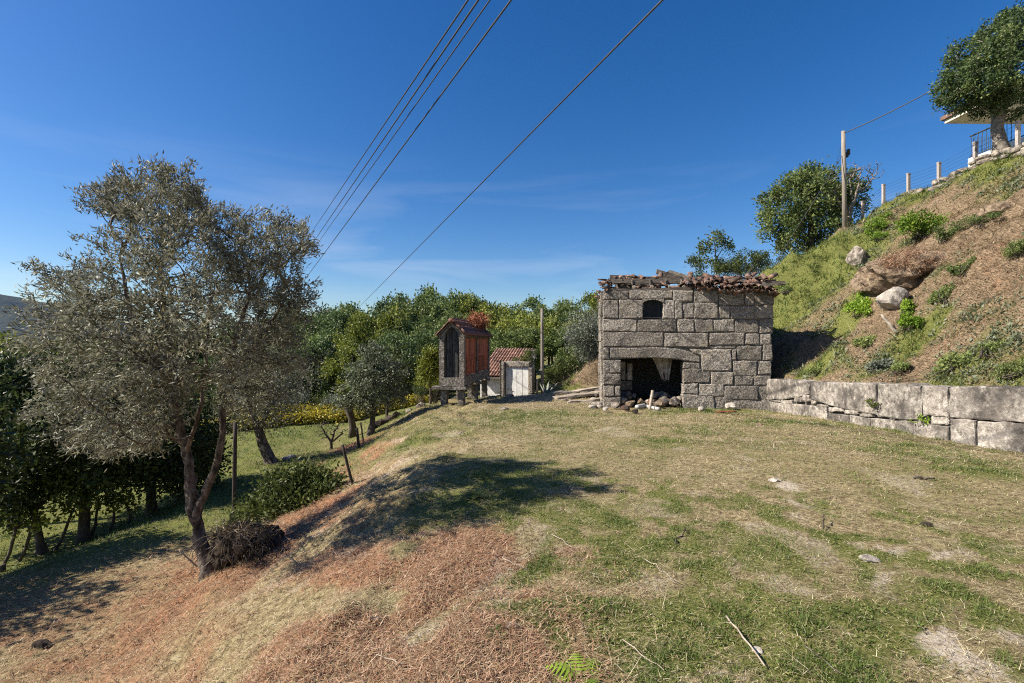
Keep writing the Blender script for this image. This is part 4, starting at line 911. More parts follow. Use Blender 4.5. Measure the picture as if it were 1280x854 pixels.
# inner pier seen through the doorway, paler granite stands in for light on it
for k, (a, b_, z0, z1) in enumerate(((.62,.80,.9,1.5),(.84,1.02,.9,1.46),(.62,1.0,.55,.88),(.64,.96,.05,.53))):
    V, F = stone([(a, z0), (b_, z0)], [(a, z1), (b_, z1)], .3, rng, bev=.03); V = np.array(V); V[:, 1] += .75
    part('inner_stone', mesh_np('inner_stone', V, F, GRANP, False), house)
# ---- roof timbers
def beam(p0, p1, w, h, mat, rng, j=.008, n=5, bend=0):
    p0 = np.array(p0, float); p1 = np.array(p1, float); d = p1 - p0; L = np.linalg.norm(d); d /= L
    s = np.cross(d, (0, 0, 1)); s /= np.linalg.norm(s); u_ = np.cross(s, d); V = []
    for k in range(n + 1):
        c = p0 + d * L * k / n + u_ * (-bend * math.sin(math.pi * k / n)) + rng.normal(0, j, 3)
        for a, b_ in ((-1,-1),(1,-1),(1,1),(-1,1)): V.append(c + s*a*w/2*rng.uniform(.85,1.1) + u_*b_*h/2*rng.uniform(.85,1.1))
    F = [(i*4+k, i*4+(k+1) % 4, i*4+4+(k+1) % 4, i*4+4+k) for i in range(n) for k in range(4)] + [(3,2,1,0), (n*4, n*4+1, n*4+2, n*4+3)]
    return np.array(V), F
ZT = HTOP + .03; RY, RZ = 1.95, ZT + .98      # ridge line position
def roofz(d): return ZT + .10 + (RZ - ZT - .10) * (1 - abs(d - RY) / (RY))
rng = np.random.default_rng(210)
def rb(name, p0, p1, w, h, mat=WOOD, **k): part(name, mesh_np(name, *beam(p0, p1, w, h, mat, rng, **k), mat), house)
rb('wall_plate', (.25, .16, ZT+.05), (2.75, .14, ZT+.05), .2, .13)
rb('wall_plate', (2.8, .16, ZT+.03), (HWID, .16, ZT+.03), .18, .10)
rb('wall_plate', (.1, HDEP-.2, ZT+.05), (HWID, HDEP-.2, ZT+.05), .18, .12)
rb('purlin', (.12, .62, ZT+.40), (2.6, .62, ZT+.37), .13, .15)
rb('purlin', (.3, 1.2, ZT+.62), (3.0, 1.2, ZT+.52), .12, .14, bend=.04)
rb('ridge_beam', (1.95, RY, RZ-.10), (HWID-1.2, RY, RZ-.5), .14, .16, bend=.1)
rb('ridge_beam', (.4, RY, RZ-.45), (2.2, RY, RZ-.28), .13, .14, bend=.05)
for a, lean in ((1.05,.03),(1.6,-.02),(2.1,.06),(2.55,0),(.5,.02)):
    rb('rafter', (a, .10, ZT+.10), (a+lean, 1.9, RZ-.42), .06, .08)
rb('rafter', (1.75, .95, ZT+.50), (2.25, 1.0, ZT+.72), .09, .10); rb('rafter', (2.22, .9, ZT+.74), (2.95, .5, ZT+.36), .11, .09)
rb('rafter', (2.3, 1.3, ZT+.78), (3.1, .8, ZT+.42), .08, .07)
for a in (1.03, 1.58, 2.05, 2.5): rb('roof_batten', (a, .52, ZT+.12), (a+rng.normal(0,.03), .54, ZT+.42), .05, .04)
for k in range(5):
    z0 = ZT + .16 + .045 * k; rb('roof_board', (.3 + .1*k, .75+.12*k, z0+.02), (1.3+.25*k, .78+.12*k, z0+rng.uniform(-.03,.06)), .03, .09, j=.01)
rb('beam_end', (4.35, .0, ZT+.20), (5.35, -.12, ZT+.18), .11, .09); rb('beam_end', (4.1, .4, ZT+.30), (5.25, .3, ZT+.27), .10, .10)
rb('beam_end', (4.6, -.12, ZT+.11), (5.2, -.2, ZT+.13), .06, .06)
# ---- barrel tiles
def tile_mesh():
    V = []; n = 6
    for i, (yy, w) in enumerate(((0, .115), (.42, .088))):
        for k in range(n + 1):
            a = math.pi * k / n
            for rr in (1.0, .84): V.append((-math.cos(a) * w * rr, yy, math.sin(a) * w * rr * .8 ))
    r_ = (n + 1) * 2; F = []
    for k in range(n):
        q = k*2; F += [(q, q+2, q+2+r_, q+r_), (q+1, q+1+r_, q+3+r_, q+3), (q, q+1, q+3, q+2), (q+r_, q+2+r_, q+3+r_, q+1+r_)]
    F += [(0, r_, r_+1, 1), (2*n, 2*n+1, 2*n+1+r_, 2*n+r_)]
    return mesh_np('roof_tile', V, F, TILE, True)
TM = tile_mesh(); pitch = math.atan2(RZ - ZT - .4, RY)
def tile(x, y, z, up=True, rx=0, ry=0, rz=0, sc=.80):
    o = part('roof_tile', TM, house, (x, y, z)); o.rotation_euler = (pitch + rx, (0 if up else math.pi) + ry, rz); o.scale = (sc * rng.uniform(.85, 1.1),) * 3; return o
for row in range(6):
    for c in range(13):
        x = 2.66 + c * .195; d = -.38 + row * .3; fall = .04 * math.sin(c * .9) - .012 * c - .25 * max(0, (row - 2)) * .12
        z = ZT + .10 + (d + .38) * math.tan(pitch) * .85 + fall
        if x > 5.0 and row > 2: continue
        if row == 0 and rng.random() < .12: continue
        tile(x + rng.normal(0, .02), d + rng.normal(0, .04), z + rng.uniform(0, .04) - .0, True, rng.normal(0, .08), rng.normal(0, .15), rng.normal(0, .1))
        tile(x + .1 + rng.normal(0, .015), d + rng.normal(0, .04), z - .015 + rng.uniform(-.02, .01), False, rng.normal(0, .06), rng.normal(0, .12), rng.normal(0, .08))
for k in range(80):   # slipped and heaped tiles
    x = rng.uniform(2.75, 5.0); d = rng.uniform(-.15, .8); z = ZT + .17 + (d + .2) * math.tan(pitch) * .8 + rng.uniform(0, .09)
    tile(x, d, z, rng.random() < .6, rng.normal(0, .25), rng.normal(0, .5), rng.normal(0, .6))
for k in range(16):   # broken tiles clinging to the left verge
    tile(.18 + rng.uniform(-.06, .16), rng.uniform(.0, .6), ZT + .06 + .04 * k * .55 + rng.uniform(0, .03), k % 2 == 0, rng.normal(0, .3), rng.normal(0, .4), R(90) + rng.normal(0, .4), .6)
for k in range(6): tile(.06 + rng.uniform(-.05, .03), .5 + rng.uniform(0, .7), ZT - .0 - .04 * k + rng.uniform(0, .03), True, rng.normal(0, .3), rng.normal(0, .3), R(90) + rng.normal(0, .4), .6)
for k in range(22): tile(rng.uniform(.25, 2.6), rng.uniform(.1, .5), ZT + .12 + rng.uniform(0, .03), k % 2 == 0, rng.normal(0, .3) - .2, rng.normal(0, .4), rng.normal(0, .9), .7)
for k in range(16): tile(rng.uniform(.25, 1.9), rng.uniform(.55, .8), ZT + .46 + rng.uniform(0, .05), k % 2 == 0, rng.normal(0, .2), rng.normal(0, .4), rng.normal(0, .6))
# ---- torn cloth hanging in the doorway
def hloc(a, d, z): return Vector((HO[0] + HEX[0]*a + HEY[0]*d, HO[1] + HEX[1]*a + HEY[1]*d, HO[2] + z))
cl0 = hloc(hp(412, 0)[0], .55, dzt)
V = []; n, mm = 12, 14; rng = np.random.default_rng(215)
for j in range(mm + 1):
    s = j / mm; wd = .34 * (1 - .72 * s ** .8); cx = .10 * s
    for i in range(n + 1):
        q = i / n * 2 - 1; V.append((cx + q * wd, .05 * math.sin(q * 9 + s * 3) * (1 - .3 * s), .05 - s * .80 + (.14 * abs(math.sin(q * 6)) if j == mm else 0)))
F = [(j*(n+1)+i, j*(n+1)+i+1, (j+1)*(n+1)+i+1, (j+1)*(n+1)+i) for j in range(mm) for i in range(n) if not (j > 8 and i in (4, 5))]
me = mesh_np('hanging_cloth', V, F, CLOTH, True); o = thing('hanging_cloth', 'pale torn sacking hanging in the dark doorway of the house', 'cloth', cl0, HROT, None, me)
sm = o.modifiers.new('thick', 'SOLIDIFY'); sm.thickness = .012
# ---- rubble in and before the doorway
def rubble(name, label, cat, pos, size, mat, seed, flat=9, amp=.30, group=None, rz=0):
    V, F = lump(size, np.random.default_rng(seed), amp, 2, flat)
    return thing(name, label, cat, pos, rz, group, mesh_np(name, V, F, mat, False))
rng = np.random.default_rng(220)
RG = 'rubble stones heaped in the doorway'
for k in range(26):
    a = rng.uniform(hp(200, 0)[0], hp(495, 0)[0]); d = rng.uniform(-.15, 1.2); s = rng.uniform(.09, .2); q = hloc(a, d, 0)
    q.z = h1(q.x, q.y) + .08 + .28 * np.clip(d + .2, 0, 1) * rng.random() + s * .2
    rubble('rubble_stone', 'rough grey rubble stone heaped in the doorway of the stone house', 'stone', q, (s * 1.2, s, s * .8), (ROCK, ROCK, SOIL, GRANP, TILE, ROCK)[k % 6], 230 + k, group=RG, rz=rng.uniform(0, 6))
for k, (u, v, s, mt, lab) in enumerate(((806,489,.24,ROCK,'big dark tilted boulder in the middle of the doorway rubble'),(770,507,.2,ROCK,'brown stone at the foot of the left door jamb'),(783,510,.17,TILE,'reddish broken stone lying before the doorway'),(758,511,.13,WROCK,'pale flat stone at the house left corner'),
    (795,514,.13,DSOIL,'small black stone before the doorway'),(878,511,.14,WROCK,'white stone lying at the foot of the house wall'),(915,508,.2,WROCK,'long pale stone lying between house and retaining wall'),(840,493,.2,WOOD,'brown bark covered log stump in the right of the doorway'),(832,488,.16,WROCK,'round pale stone right of the doorway rubble'),(848,490,.16,WROCK,'pale rounded stone against the right door jamb'))):
    q = gp(u, v + 5); q.y += .1; q.z = CAMZ - (v - VC) / FPX * q.y
    q.z = max(q.z, h1(q.x, q.y) + s * .25)
    rubble('stone', lab, 'stone', q, (s, s * .8, s * .62), mt, 270 + k, rz=rng.uniform(0, 3))
q0 = gp(812, 512); rod('plank', 'short upright plank leaning on the doorway rubble', 'plank', q0 + Vector((0, 0, -.05)), at(816, 488, q0.y + .1), .05, .05, STICK, 4)
q0 = gp(818, 516); r2 = thing('timber_cross', 'small white wooden peg cross standing before the doorway', 'peg', q0)
part('upright', mesh_np('upright', *tube([(0, 0, -.05), (.0, 0, .3)], [.012, .012], 5), STICK), r2); part('crossbar', mesh_np('crossbar', *tube([(-.05, 0, .28), (.12, 0, .29)], [.012, .012], 5), STICK), r2)
for k, (u0, v0, u1, v1, r_, lab) in enumerate(((796,512,806,510,.07,'short grey plastic pipe lying before the doorway'),(808,510,824,514,.055,'second grey plastic pipe beside the doorway rubble'))):
    a, b_ = gp(u0, v0), gp(u1, v1); a.z += r_; b_.z += r_; rod('pipe', lab, 'pipe', a, b_, r_, r_, PVC, 10, jit=0)
a, b_ = gp(895, 517), gp(920, 516); a.z += .03; b_.z += .03; rod('red_plank', 'thin reddish plank lying in the grass before the house', 'plank', a, b_, .035, .03, REDW, 4)
# pale sawn slabs and logs left of the house
rng = np.random.default_rng(290)
for k, (u0, v0, u1, v1, w, lab) in enumerate(((690,494,752,489,.16,'long pale timber slab left of the house, the rearmost'),(694,499,750,495,.2,'broad pale timber slab in the middle of the pile left of the house'),(712,504,752,503,.12,'short pale timber slab at the front of the pile left of the house'),(722,492,750,498,.1,'brown log lying across the pale slabs'))):
    a, b_ = gp(u0, v0), gp(u1, v1); a.z += .05; b_.z += .1; V, F = beam((0, 0, 0), np.array(b_ - a), w * 2.2, .09, WOOD, rng, .02)
    thing('timber_slab', lab, 'timber', a, 0, None, mesh_np('timber_slab', V, F, STICK if k < 3 else WOOD))
for k in range(9):
    u, v = rng.uniform(700, 752), rng.uniform(498, 512); q = gp(u, v); s = rng.uniform(.06, .14); q.z += s * .3
    rubble('rubble_stone', 'small rough stone beside the pale timber left of the house', 'stone', q, (s*1.3, s, s*.7), ROCK if k % 2 else WROCK, 295 + k, group='stones beside the timber pile')

# ------------------------------------------------------------------ retaining wall
WA = np.array((float(wallx(7.6)) - .03, 7.6)); WB = np.array((float(wallx(14.5)) - .03, 14.5))
wex = (WA - WB) / np.linalg.norm(WA - WB); wl = np.linalg.norm(WA - WB)
wz = h1(WB[0] - .3, 14.5)
wall = thing('retaining_wall', 'long pale granite retaining wall holding up the hillside', 'wall', (WB[0], WB[1], wz), math.atan2(wex[1], wex[0]))
wn = np.array((wex[1], -wex[0], 0)); WBo = np.array((WB[0], WB[1], wz))
def wp(zx, zy):
    u = 940 + zx / 3.7618; v = 400 + zy / 3.7621
    d = np.array(((u - UC) / FPX, 1.0, -(v - VC) / FPX)); c = np.array((0, 0, CAMZ)); tt = ((WBo - c) @ wn) / (d @ wn); q = c + d * tt - WBo
    return (q[0] * wex[0] + q[1] * wex[1], q[2])
rng = np.random.default_rng(310)
WS = [([(36,376),(150,374),(270,350)],[(36,276),(150,278),(270,284)]), ([(275,372),(400,412),(585,446)],[(275,286),(400,290),(585,300)]), ([(588,450),(700,470),(796,474)],[(588,302),(700,296),(796,308)]), ([(799,450),(850,446),(924,462)],[(799,306),(860,308),(924,312)]), ([(928,462),(1100,470),(1290,484)],[(928,312),(1100,310),(1290,318)]),
  ([(40,420),(188,452)],[(40,378),(188,400)]), ([(190,470),(354,482)],[(190,392),(354,412)]), ([(358,512),(458,524)],[(358,436),(458,448)]), ([(460,520),(556,548)],[(460,446),(556,462)]), ([(560,570),(660,575),(760,590)],[(560,462),(660,468),(760,478)]), ([(762,590),(926,608)],[(762,480),(840,490),(926,502)]), ([(930,620),(1054,640)],[(930,462),(1054,472)]), ([(1058,640),(1290,650)],[(1058,476),(1180,480),(1290,488)])]
for bot, top in WS:
    if top[0][1] < 330:   # uneven upper edge of the coping slabs
        xs = np.linspace(top[0][0], top[-1][0], 7); ys = np.interp(xs, [q[0] for q in top], [q[1] for q in top]) + np.concatenate([[3], rng.normal(2, 2.5, 5), [4]]); top = list(zip(xs, ys))
    V, F = stone([wp(*q) for q in bot], [wp(*q) for q in top], .45, rng, g=.002, bev=.022, amp=.02, lift=rng.uniform(0, .014), seg=.14); part('stone', mesh_np('stone', V, F, GRANP, False), wall)
for (x0, y0, x1, y1) in ((134,376,188,398),(192,362,232,388),(236,352,272,384),(274,376,300,398),(300,396,356,412),(358,410,428,434),(430,424,500,444),(500,438,560,458),(640,464,700,468),(760,474,836,488),(840,452,924,494),(40,378,128,384)):
    V, F = stone([wp(x0, y1), wp(x1, y1)], [wp(x0, y0), wp(x1, y0)], .4, rng, bev=.03, amp=.02, seg=.1); part('stone', mesh_np('stone', V, F, GRANP, False), wall)
a0 = wp(1292, 500)[0]; zt = wp(1290, 318)[1]; zm = wp(1290, 486)[1]
for k in range(4):     # the wall runs on beyond the frame
    l = 1.7; V, F = stone([(a0 + k*l, zm + .01), (a0 + k*l + l - .02, zm + .01)], [(a0 + k*l, zt + .03), (a0 + k*l + l - .02, zt + .05)], .45, rng, bev=.05, amp=.03); part('stone', mesh_np('stone', V, F, GRANP), wall)
    V, F = stone([(a0 + k*l, -.2), (a0 + k*l + l - .02, -.2)], [(a0 + k*l, zm), (a0 + k*l + l - .02, zm)], .45, rng, bev=.05, amp=.03); part('stone', mesh_np('stone', V, F, GRANP), wall)
V = []
zt0 = wp(36, 276)[1]
cv = [(-.0, .12, -.3), (a0 + 6.8, .12, -.3), (a0 + 6.8, .12, zt - .06), (-.0, .12, zt0 - .05), (-.0, .4, -.3), (a0 + 6.8, .4, -.3), (a0 + 6.8, .4, zt - .06), (-.0, .4, zt0 - .05)]
part('wall_core', mesh_np('wall_core', cv, [(0,1,2,3),(7,6,5,4),(3,2,6,7),(1,5,6,2),(4,0,3,7)], MORT), wall)
# loose earth between wall end and house corner is ground; small plants in the wall
def sprig(name, label, pos, n, L, lm, seed, spread=.08, cat='plant', up=.6, wr=.45, varmu=.6):
    rng = np.random.default_rng(seed); pos = np.array(pos)
    root = thing(name, label, cat, tuple(pos)); C = pos + rng.normal(0, 1, (n, 3)) * np.array((spread, spread, spread)) + np.array((0, 0, spread * .8)); C[:, 2] = np.maximum(C[:, 2], pos[2] + .01)
    st = [tube([(0, 0, -.03), (c - pos) * .6 + (0, 0, .02), c - pos], [.004, .003, .002], 3) for c in C[:16]]
    part('stem', mesh_np('stem', *merge(*st), BARKL), root)
    LV, LF, lv = leaves(C, 7, spread * .3, L, L * wr, rng, up, pos - np.array((0, 0, .1)), 0, varmu)
    part('leaves', mesh_np('leaves', LV - pos, LF, lm, False, {'var': lv}), root); return root
def wpt(u, v, off=-.06):
    a, z = wp((u - 940) * 3.7618, (v - 400) * 3.7621); return np.array((WB[0] + wex[0]*a + wn[0]*-off, WB[1] + wex[1]*a + wn[1]*-off, wz + z))
sprig('wall_plant', 'leafy green plant growing from a joint in the retaining wall', wpt(1094, 508), 14, .07, L_MID, 401, .07, varmu=.7)
sprig('wall_plant', 'small bright green plant low in the retaining wall', wpt(1156, 529), 12, .06, L_BRIGHT, 402, .055)
# ------------------------------------------------------------------ granary on stone legs
GY0 = 16.5; gA = at(549, 507, GY0); gz0 = gA.z
gz0 = h1(gA.x, GY0) - .02
gran = thing('raised_granary', 'narrow stone and red slatted granary raised on granite legs', 'granary', (gA.x, GY0, gz0), -R(8))
def gzv(v): return CAMZ - (v - VC) / FPX * GY0 - gz0
DBOARD = noise_mat('dark_boards', [(.34, (.012,.012,.012)), (.5, (.045,.043,.042)), (.68, (.11,.105,.10))], 6, .85, .6, 14, .01, stretch=(9, 9, .8), objvar=.35)
GW, GL = .88, 4.7; zs, zb, ze, za = gzv(488), gzv(483), gzv(420), gzv(403)
rng = np.random.default_rng(500)
def gpart(name, V, F, mat, smooth=False, **k): return part(name, mesh_np(name, V, F, mat, smooth), gran, **k)
for y0 in (.05, 2.2, 4.1):
    for x0 in (.02, .62):
        V, F = stone([(x0, -.35), (x0+.24, -.35)], [(x0+.01, zb-.125), (x0+.23, zb-.125)], .28, rng, bev=.03); V = np.array(V); V[:, 1] += y0; gpart('leg', V, F, GRAND)
    V, F = stone([(-.26, zb-.122), (GW+.10, zb-.122)], [(-.25, zb-.004), (GW+.09, zb-.004)], .42, rng, bev=.02); V = np.array(V); V[:, 1] += y0 - .12; gpart('cap_slab', V, F, GRAND)
# front wall of granite with an arched opening
def archwall(y0, y1):
    n = 12; ax0, ax1, az0, azs, azt = .17, .70, zb + .30, gzv(428), gzv(409)
    out = [(0, zb), (GW, zb), (GW, ze), (GW/2, za), (0, ze)]
    inn = [(ax0, az0), (ax1, az0)] + [((ax0+ax1)/2 + (ax1-ax0)/2*math.cos(math.pi*k/n), azs + (azt-azs)*math.sin(math.pi*k/n)) for k in range(n+1)]
    # strips: bottom, left, right, above the arch
    Q = [[(0,zb),(GW,zb),(GW,az0),(0,az0)], [(0,az0),(ax0,az0),(ax0,azs),(0,azs)], [(ax1,az0),(GW,az0),(GW,azs),(ax1,azs)]]
    def topz(x): return ze + (za - ze) * (1 - abs(x - GW/2) / (GW/2))
    xs = [0] + [ (ax0+ax1)/2 - (ax1-ax0)/2*math.cos(math.pi*k/n) for k in range(n+1)] + [GW]
    def lowz(x): 
        q = (x - (ax0+ax1)/2) / ((ax1-ax0)/2); return azs + (azt-azs)*math.sqrt(max(0, 1-q*q)) if abs(q) < 1 else azs
    for a, b_ in zip(xs[:-1], xs[1:]):
        if a < GW/2 < b_: Q += [[(a,lowz(a)),(GW/2,lowz(GW/2)),(GW/2,za),(a,topz(a))], [(GW/2,lowz(GW/2)),(b_,lowz(b_)),(b_,topz(b_)),(GW/2,za)]]
        else: Q.append([(a,lowz(a)),(b_,lowz(b_)),(b_,topz(b_)),(a,topz(a))])
    V, F = [], []
    for q in Q:
        n0 = len(V); V += [(x, y0, z) for x, z in q] + [(x, y1, z) for x, z in q]
        F += [(n0, n0+1, n0+2, n0+3), (n0+7, n0+6, n0+5, n0+4)] + [(n0+k, n0+4+k, n0+4+(k+1) % 4, n0+(k+1) % 4) for k in range(4)]
    return V, F, (ax0, ax1, az0, azs, azt)
V, F, AR = archwall(0, .2); gpart('front_wall', V, F, GRAND)
for k in range(6):
    a = AR[0] - .03 + (AR[1]-AR[0]+.06) * k / 6; b_ = AR[0] - .03 + (AR[1]-AR[0]+.06) * (k+1) / 6
    zt = AR[4] + .01 if k in (1,2,3,4) else AR[3] + .12
    V, F = rough_box(a+.006, b_-.006, .09+.012*(k % 2), .14, AR[2]-.02, zt - rng.uniform(0, .05), rng, .006); gpart('door_board', V, F, DBOARD)
V, F = box(AR[0]-.03, AR[1]+.03, .15, .19, AR[2]-.02, AR[4]+.02); gpart('door_back', V, F, DPOST)
V, F, _ = archwall(GL-.2, GL); gpart('rear_wall', V, F, GRAND)
# base beams, posts, rails and slats on the long sides
for x0, x1, xs_ in ((GW-.14, GW-.01, GW-.07), (.01, .14, .07)):
    V, F = stone([(.2, zb), (GL-.2, zb)], [(.2, zb+.34), (GL-.2, zb+.34)], .13, rng, bev=.02, seg=.4); V = np.array(V); q = V.copy()
    if x0 > .3: q[:, 0] = GW - V[:, 1] - .01; q[:, 1] = V[:, 0]
    else: q[:, 0] = V[:, 1] + .01; q[:, 1] = GL - V[:, 0]
    gpart('side_beam', q, F, GRAND)
    for yy in (2.15, 2.45 + 0 * yy if False else 2.15,)[:1]:
        V, F = box(x0+.01, x1, yy, yy+.16, zb+.345, ze-.08); gpart('side_post', V, F, GRAND)
    V, F = box(x0+.015, x1-.01, .202, GL-.202, ze-.078, ze+.02); gpart('eave_beam', V, F, WOOD)
    for (ya, yb) in ((.205, 2.145), (2.315, GL-.205)):
        V, F = box(x0+.02, x1-.03, ya, yb, zb+1.0, zb+1.06); gpart('rail', V, F, REDW)
        n = 16
        for k in range(n):
            a = ya + (yb-ya) * k / n; b_ = ya + (yb-ya) * (k+.9) / n
            V, F = box(xs_-.018 + .004 * (k % 3), xs_+.018, a, b_, zb+1.062, ze-.081); gpart('slat', V, F, REDW)
            V, F = box(xs_-.018 + .006 * (k % 3), xs_+.018, a, ya + (yb-ya) * (k+.55) / n, zb+.348, zb+.998); gpart('slat', V, F, REDW)
# tiled roof of two slopes
TS = noise_mat('granary_tile', [(.3, (.09,.045,.035)), (.6, (.21,.095,.068)), (.8, (.30,.17,.125))], 8, .9, .4, 20, objvar=.25, patches=[((.12,.10,.085), 4, .5, .65, .8)])
sl = math.atan2(za - ze, GW/2)
def gtile(sgn, i, j):
    w = .105; y0 = -.12 + i * .225; n = 5; V = []
    r0, r1 = j * .25, j * .25 + .30
    for rr in (r0, r1):
        for k in range(n + 1):
            a = math.pi * k / n; nz_ = w * .55 * math.sin(a) + .015; px = (GW/2 + .30) - 0 
            dx = rr * math.cos(sl) + (.0); x = GW/2 + sgn * (dx + nz_ * math.sin(sl) * .5); z = za + .05 - rr * math.sin(sl) * .92 + nz_ * math.cos(sl) + (.02 if rr == r0 else .0) + .02 * (j == 0)
            V.append((x, y0 + w * (1 - math.cos(a)) * 1.07, z))
    F = [(k, k+1, n+2+k, n+1+k) for k in range(n)]
    return V, F
for sgn in (-1, 1):
    for i in range(22):
        for j in range(3):
            V, F = gtile(sgn, i, j); V = [tuple(np.array(v) + rng.normal(0, .003, 3) + (0, 0, 0)) for v in V]
            m_ = mesh_np('roof_tile', V, F, TS, True); o = part('roof_tile', m_, gran); s_ = o.modifiers.new('thick', 'SOLIDIFY'); s_.thickness = .016
    # board under the tiles
    c = GW/2; q = .92
    pts = [(c, -.08, za+.03), (c + sgn*.74*math.cos(sl), -.08, za+.03-.74*math.sin(sl)*q), (c + sgn*.74*math.cos(sl), GL+.08, za+.03-.74*math.sin(sl)*q), (c, GL+.08, za+.03)]
    V = pts + [(x, y, z-.035) for x, y, z in pts]; F = [(0,1,2,3),(7,6,5,4),(0,4,5,1),(1,5,6,2),(2,6,7,3),(3,7,4,0)]; gpart('roof_board', V, F, WOOD)
V = []; 
for k in range(20):
    V, F = tube([(GW/2, -.12+k*.26, za+.06), (GW/2, .2+k*.26, za+.075)], [.09, .1], 8); gpart('ridge_tile', V, F, TS, True)
# dry fern growing on the granary roof
def gloc(x, y, z): c, s = math.cos(-R(8)), math.sin(-R(8)); return np.array((gA.x + c*x - s*y, GY0 + s*x + c*y, gz0 + z))
fb = gloc(GW/2 + .15, 3.5, za - .05); rngf = np.random.default_rng(510)
C = fb + np.stack([rngf.normal(.0, .16, 70), rngf.normal(0, .5, 70), np.abs(rngf.normal(.16, .13, 70))], -1)
df = thing('dry_fern', 'clump of rust brown dry fern on top of the granary roof', 'plant', tuple(fb))
LV, LF, lv = leaves(C, 34, .09, .16, .035, rngf, .4, fb, 0, .38); part('fronds', mesh_np('fronds', LV - fb, LF, L_RUST, False, {'var': lv}), df)
part('stem', mesh_np('stem', *merge(*[tube([(0, c[1]-fb[1], -.05), (c - fb) * .6 + (0, .0, .05), c - fb], [.01, .008, .004], 3) for c in C[:30]]), BARKL), df)
# stones under the granary
for k, (u, v, s) in enumerate(((606,490,.16),(622,492,.2),(636,490,.18),(570,499,.12),(526,494,.24),(512,500,.2),(632,503,.0),(612,468,.2),(618,472,.16))):
    if s == 0: continue
    q = gp(u, v); y_ = min(q.y, 20.5); q = Vector(((u-UC)/FPX*y_, y_, 0)); q.z = h1(q.x, q.y) + s*.3
    rubble('rubble_stone', 'rough grey stone lying about the feet of the granary', 'stone', q, (s*1.3, s, s*.7), ROCK, 520+k, group='stones about the granary feet')
q = gp(634, 509); rubble('flat_stone', 'small flat grey stone in the lawn right of the granary', 'stone', Vector((at(631, 523, 14.5).x, 14.3, h1(at(631, 523, 14.5).x, 14.3)+.03)), (.2, .16, .07), ROCK, 531)

# ------------------------------------------------------------------ shed with the white door
SY_ = 24.0; sA = at(604, 500, SY_); sz = h1(sA.x + 1.2, SY_) - .1
shed = thing('shed', 'low tiled shed with a whitewashed wall and tall white door', 'shed', (sA.x, SY_, sz), -R(15))
def sx(u): return (u - 604) / FPX * SY_
def szv(v): return CAMZ - (v - VC) / FPX * SY_ - sz
def spart(name, V, F, mat, smooth=False): return part(name, mesh_np(name, V, F, mat, smooth), shed)
spart('white_wall', *box(sx(604), sx(632), .0, .3, -.3, szv(467)), WHITE)
V, F = stone([(sx(632.3), -.3), (sx(638), -.3)], [(sx(632.3), szv(451)), (sx(638), szv(451))], .5, rng, bev=.04); V = np.array(V); V[:, 1] -= .92; spart('door_pier', V, F, GRAN)
V, F = stone([(sx(638.4), szv(457)), (sx(668), szv(457))], [(sx(638.4), szv(450)), (sx(668), szv(451))], .4, rng, bev=.03); V = np.array(V); V[:, 1] -= .83; spart('door_lintel', V, F, GRAN)
V, F = stone([(sx(666.5), -.3), (sx(672), -.3)], [(sx(666.5), szv(457.5)), (sx(672), szv(457.5))], .5, rng, bev=.04); V = np.array(V); V[:, 1] -= .85; spart('door_pier', V, F, GRAN)
dr = spart('door', *box(sx(638.6), sx(666.2), -.74, -.70, -.1, szv(457.4)), WHITE)
for k in range(4):
    a = sx(638.6) + (sx(666.2)-sx(638.6)) * k / 4; part('door_panel', mesh_np('door_panel', *box(a+.012, a+(sx(666.2)-sx(638.6))/4-.012, -.765, -.742, -.05, szv(458.5)), WHITE), dr)
part('handle', mesh_np('handle', *tube([(sx(643), -.75, .9), (sx(643), -.82, .9), (sx(643)+.1, -.82, .9)], [.015]*3, 6), METAL), dr)
spart('rear_wall', *box(sx(604), sx(652), 2.8, 3.1, -.3, szv(447)), WHITE)
spart('side_wall', *box(sx(600), sx(603.8), .0, 3.1, -.3, szv(462)), WHITE)
p0 = np.array((sx(598), -.35, szv(471))); p1 = np.array((sx(598), 3.0, szv(446)+.3)); W_ = sx(654) - sx(598)
pitchs = math.atan2(p1[2]-p0[2], p1[1]-p0[1]); LS = np.linalg.norm(p1-p0)
spart('roof_board', [tuple(p0), (p0[0]+W_, p0[1], p0[2]), (p1[0]+W_, p1[1], p1[2]), tuple(p1)] + [tuple(p0-(0,0,.06)), (p0[0]+W_, p0[1], p0[2]-.06), (p1[0]+W_, p1[1], p1[2]-.06), tuple(p1-(0,0,.06))], [(0,1,2,3),(7,6,5,4),(0,4,5,1),(1,5,6,2),(2,6,7,3),(3,7,4,0)], WOOD)
TSH = noise_mat('shed_tile', [(.3, (.15,.08,.058)), (.5, (.26,.145,.105)), (.7, (.38,.25,.19))], 7, .9, .5, 24, .01, objvar=.35, patches=[((.16,.12,.10), 4, .55, .7, .6)])
for i in range(14):
    for j in range(8):
        x = p0[0] + .08 + i*.154; s = j * LS / 8
        V = []
        for ss, w in ((s, .076), (s + LS/8 + .06, .065)):
            for k in range(6):
                a = math.pi * k / 5; V.append((x - math.cos(a)*w, p0[1] + ss*math.cos(pitchs) - math.sin(a)*.07*math.sin(pitchs), p0[2] + .012 + ss*math.sin(pitchs) + math.sin(a)*.08 + (.03 if ss == s else 0)))
        F = [(k, k+1, 7+k, 6+k) for k in range(5)]; o = spart('roof_tile', V, F, TSH, True); m_ = o.modifiers.new('thick', 'SOLIDIFY'); m_.thickness = .015
spart('chimney', *merge(box(sx(652), sx(658), 2.2, 2.6, szv(450), szv(440)), box(sx(651), sx(659), 2.12, 2.68, szv(440)+.002, szv(438.5))), CONC)
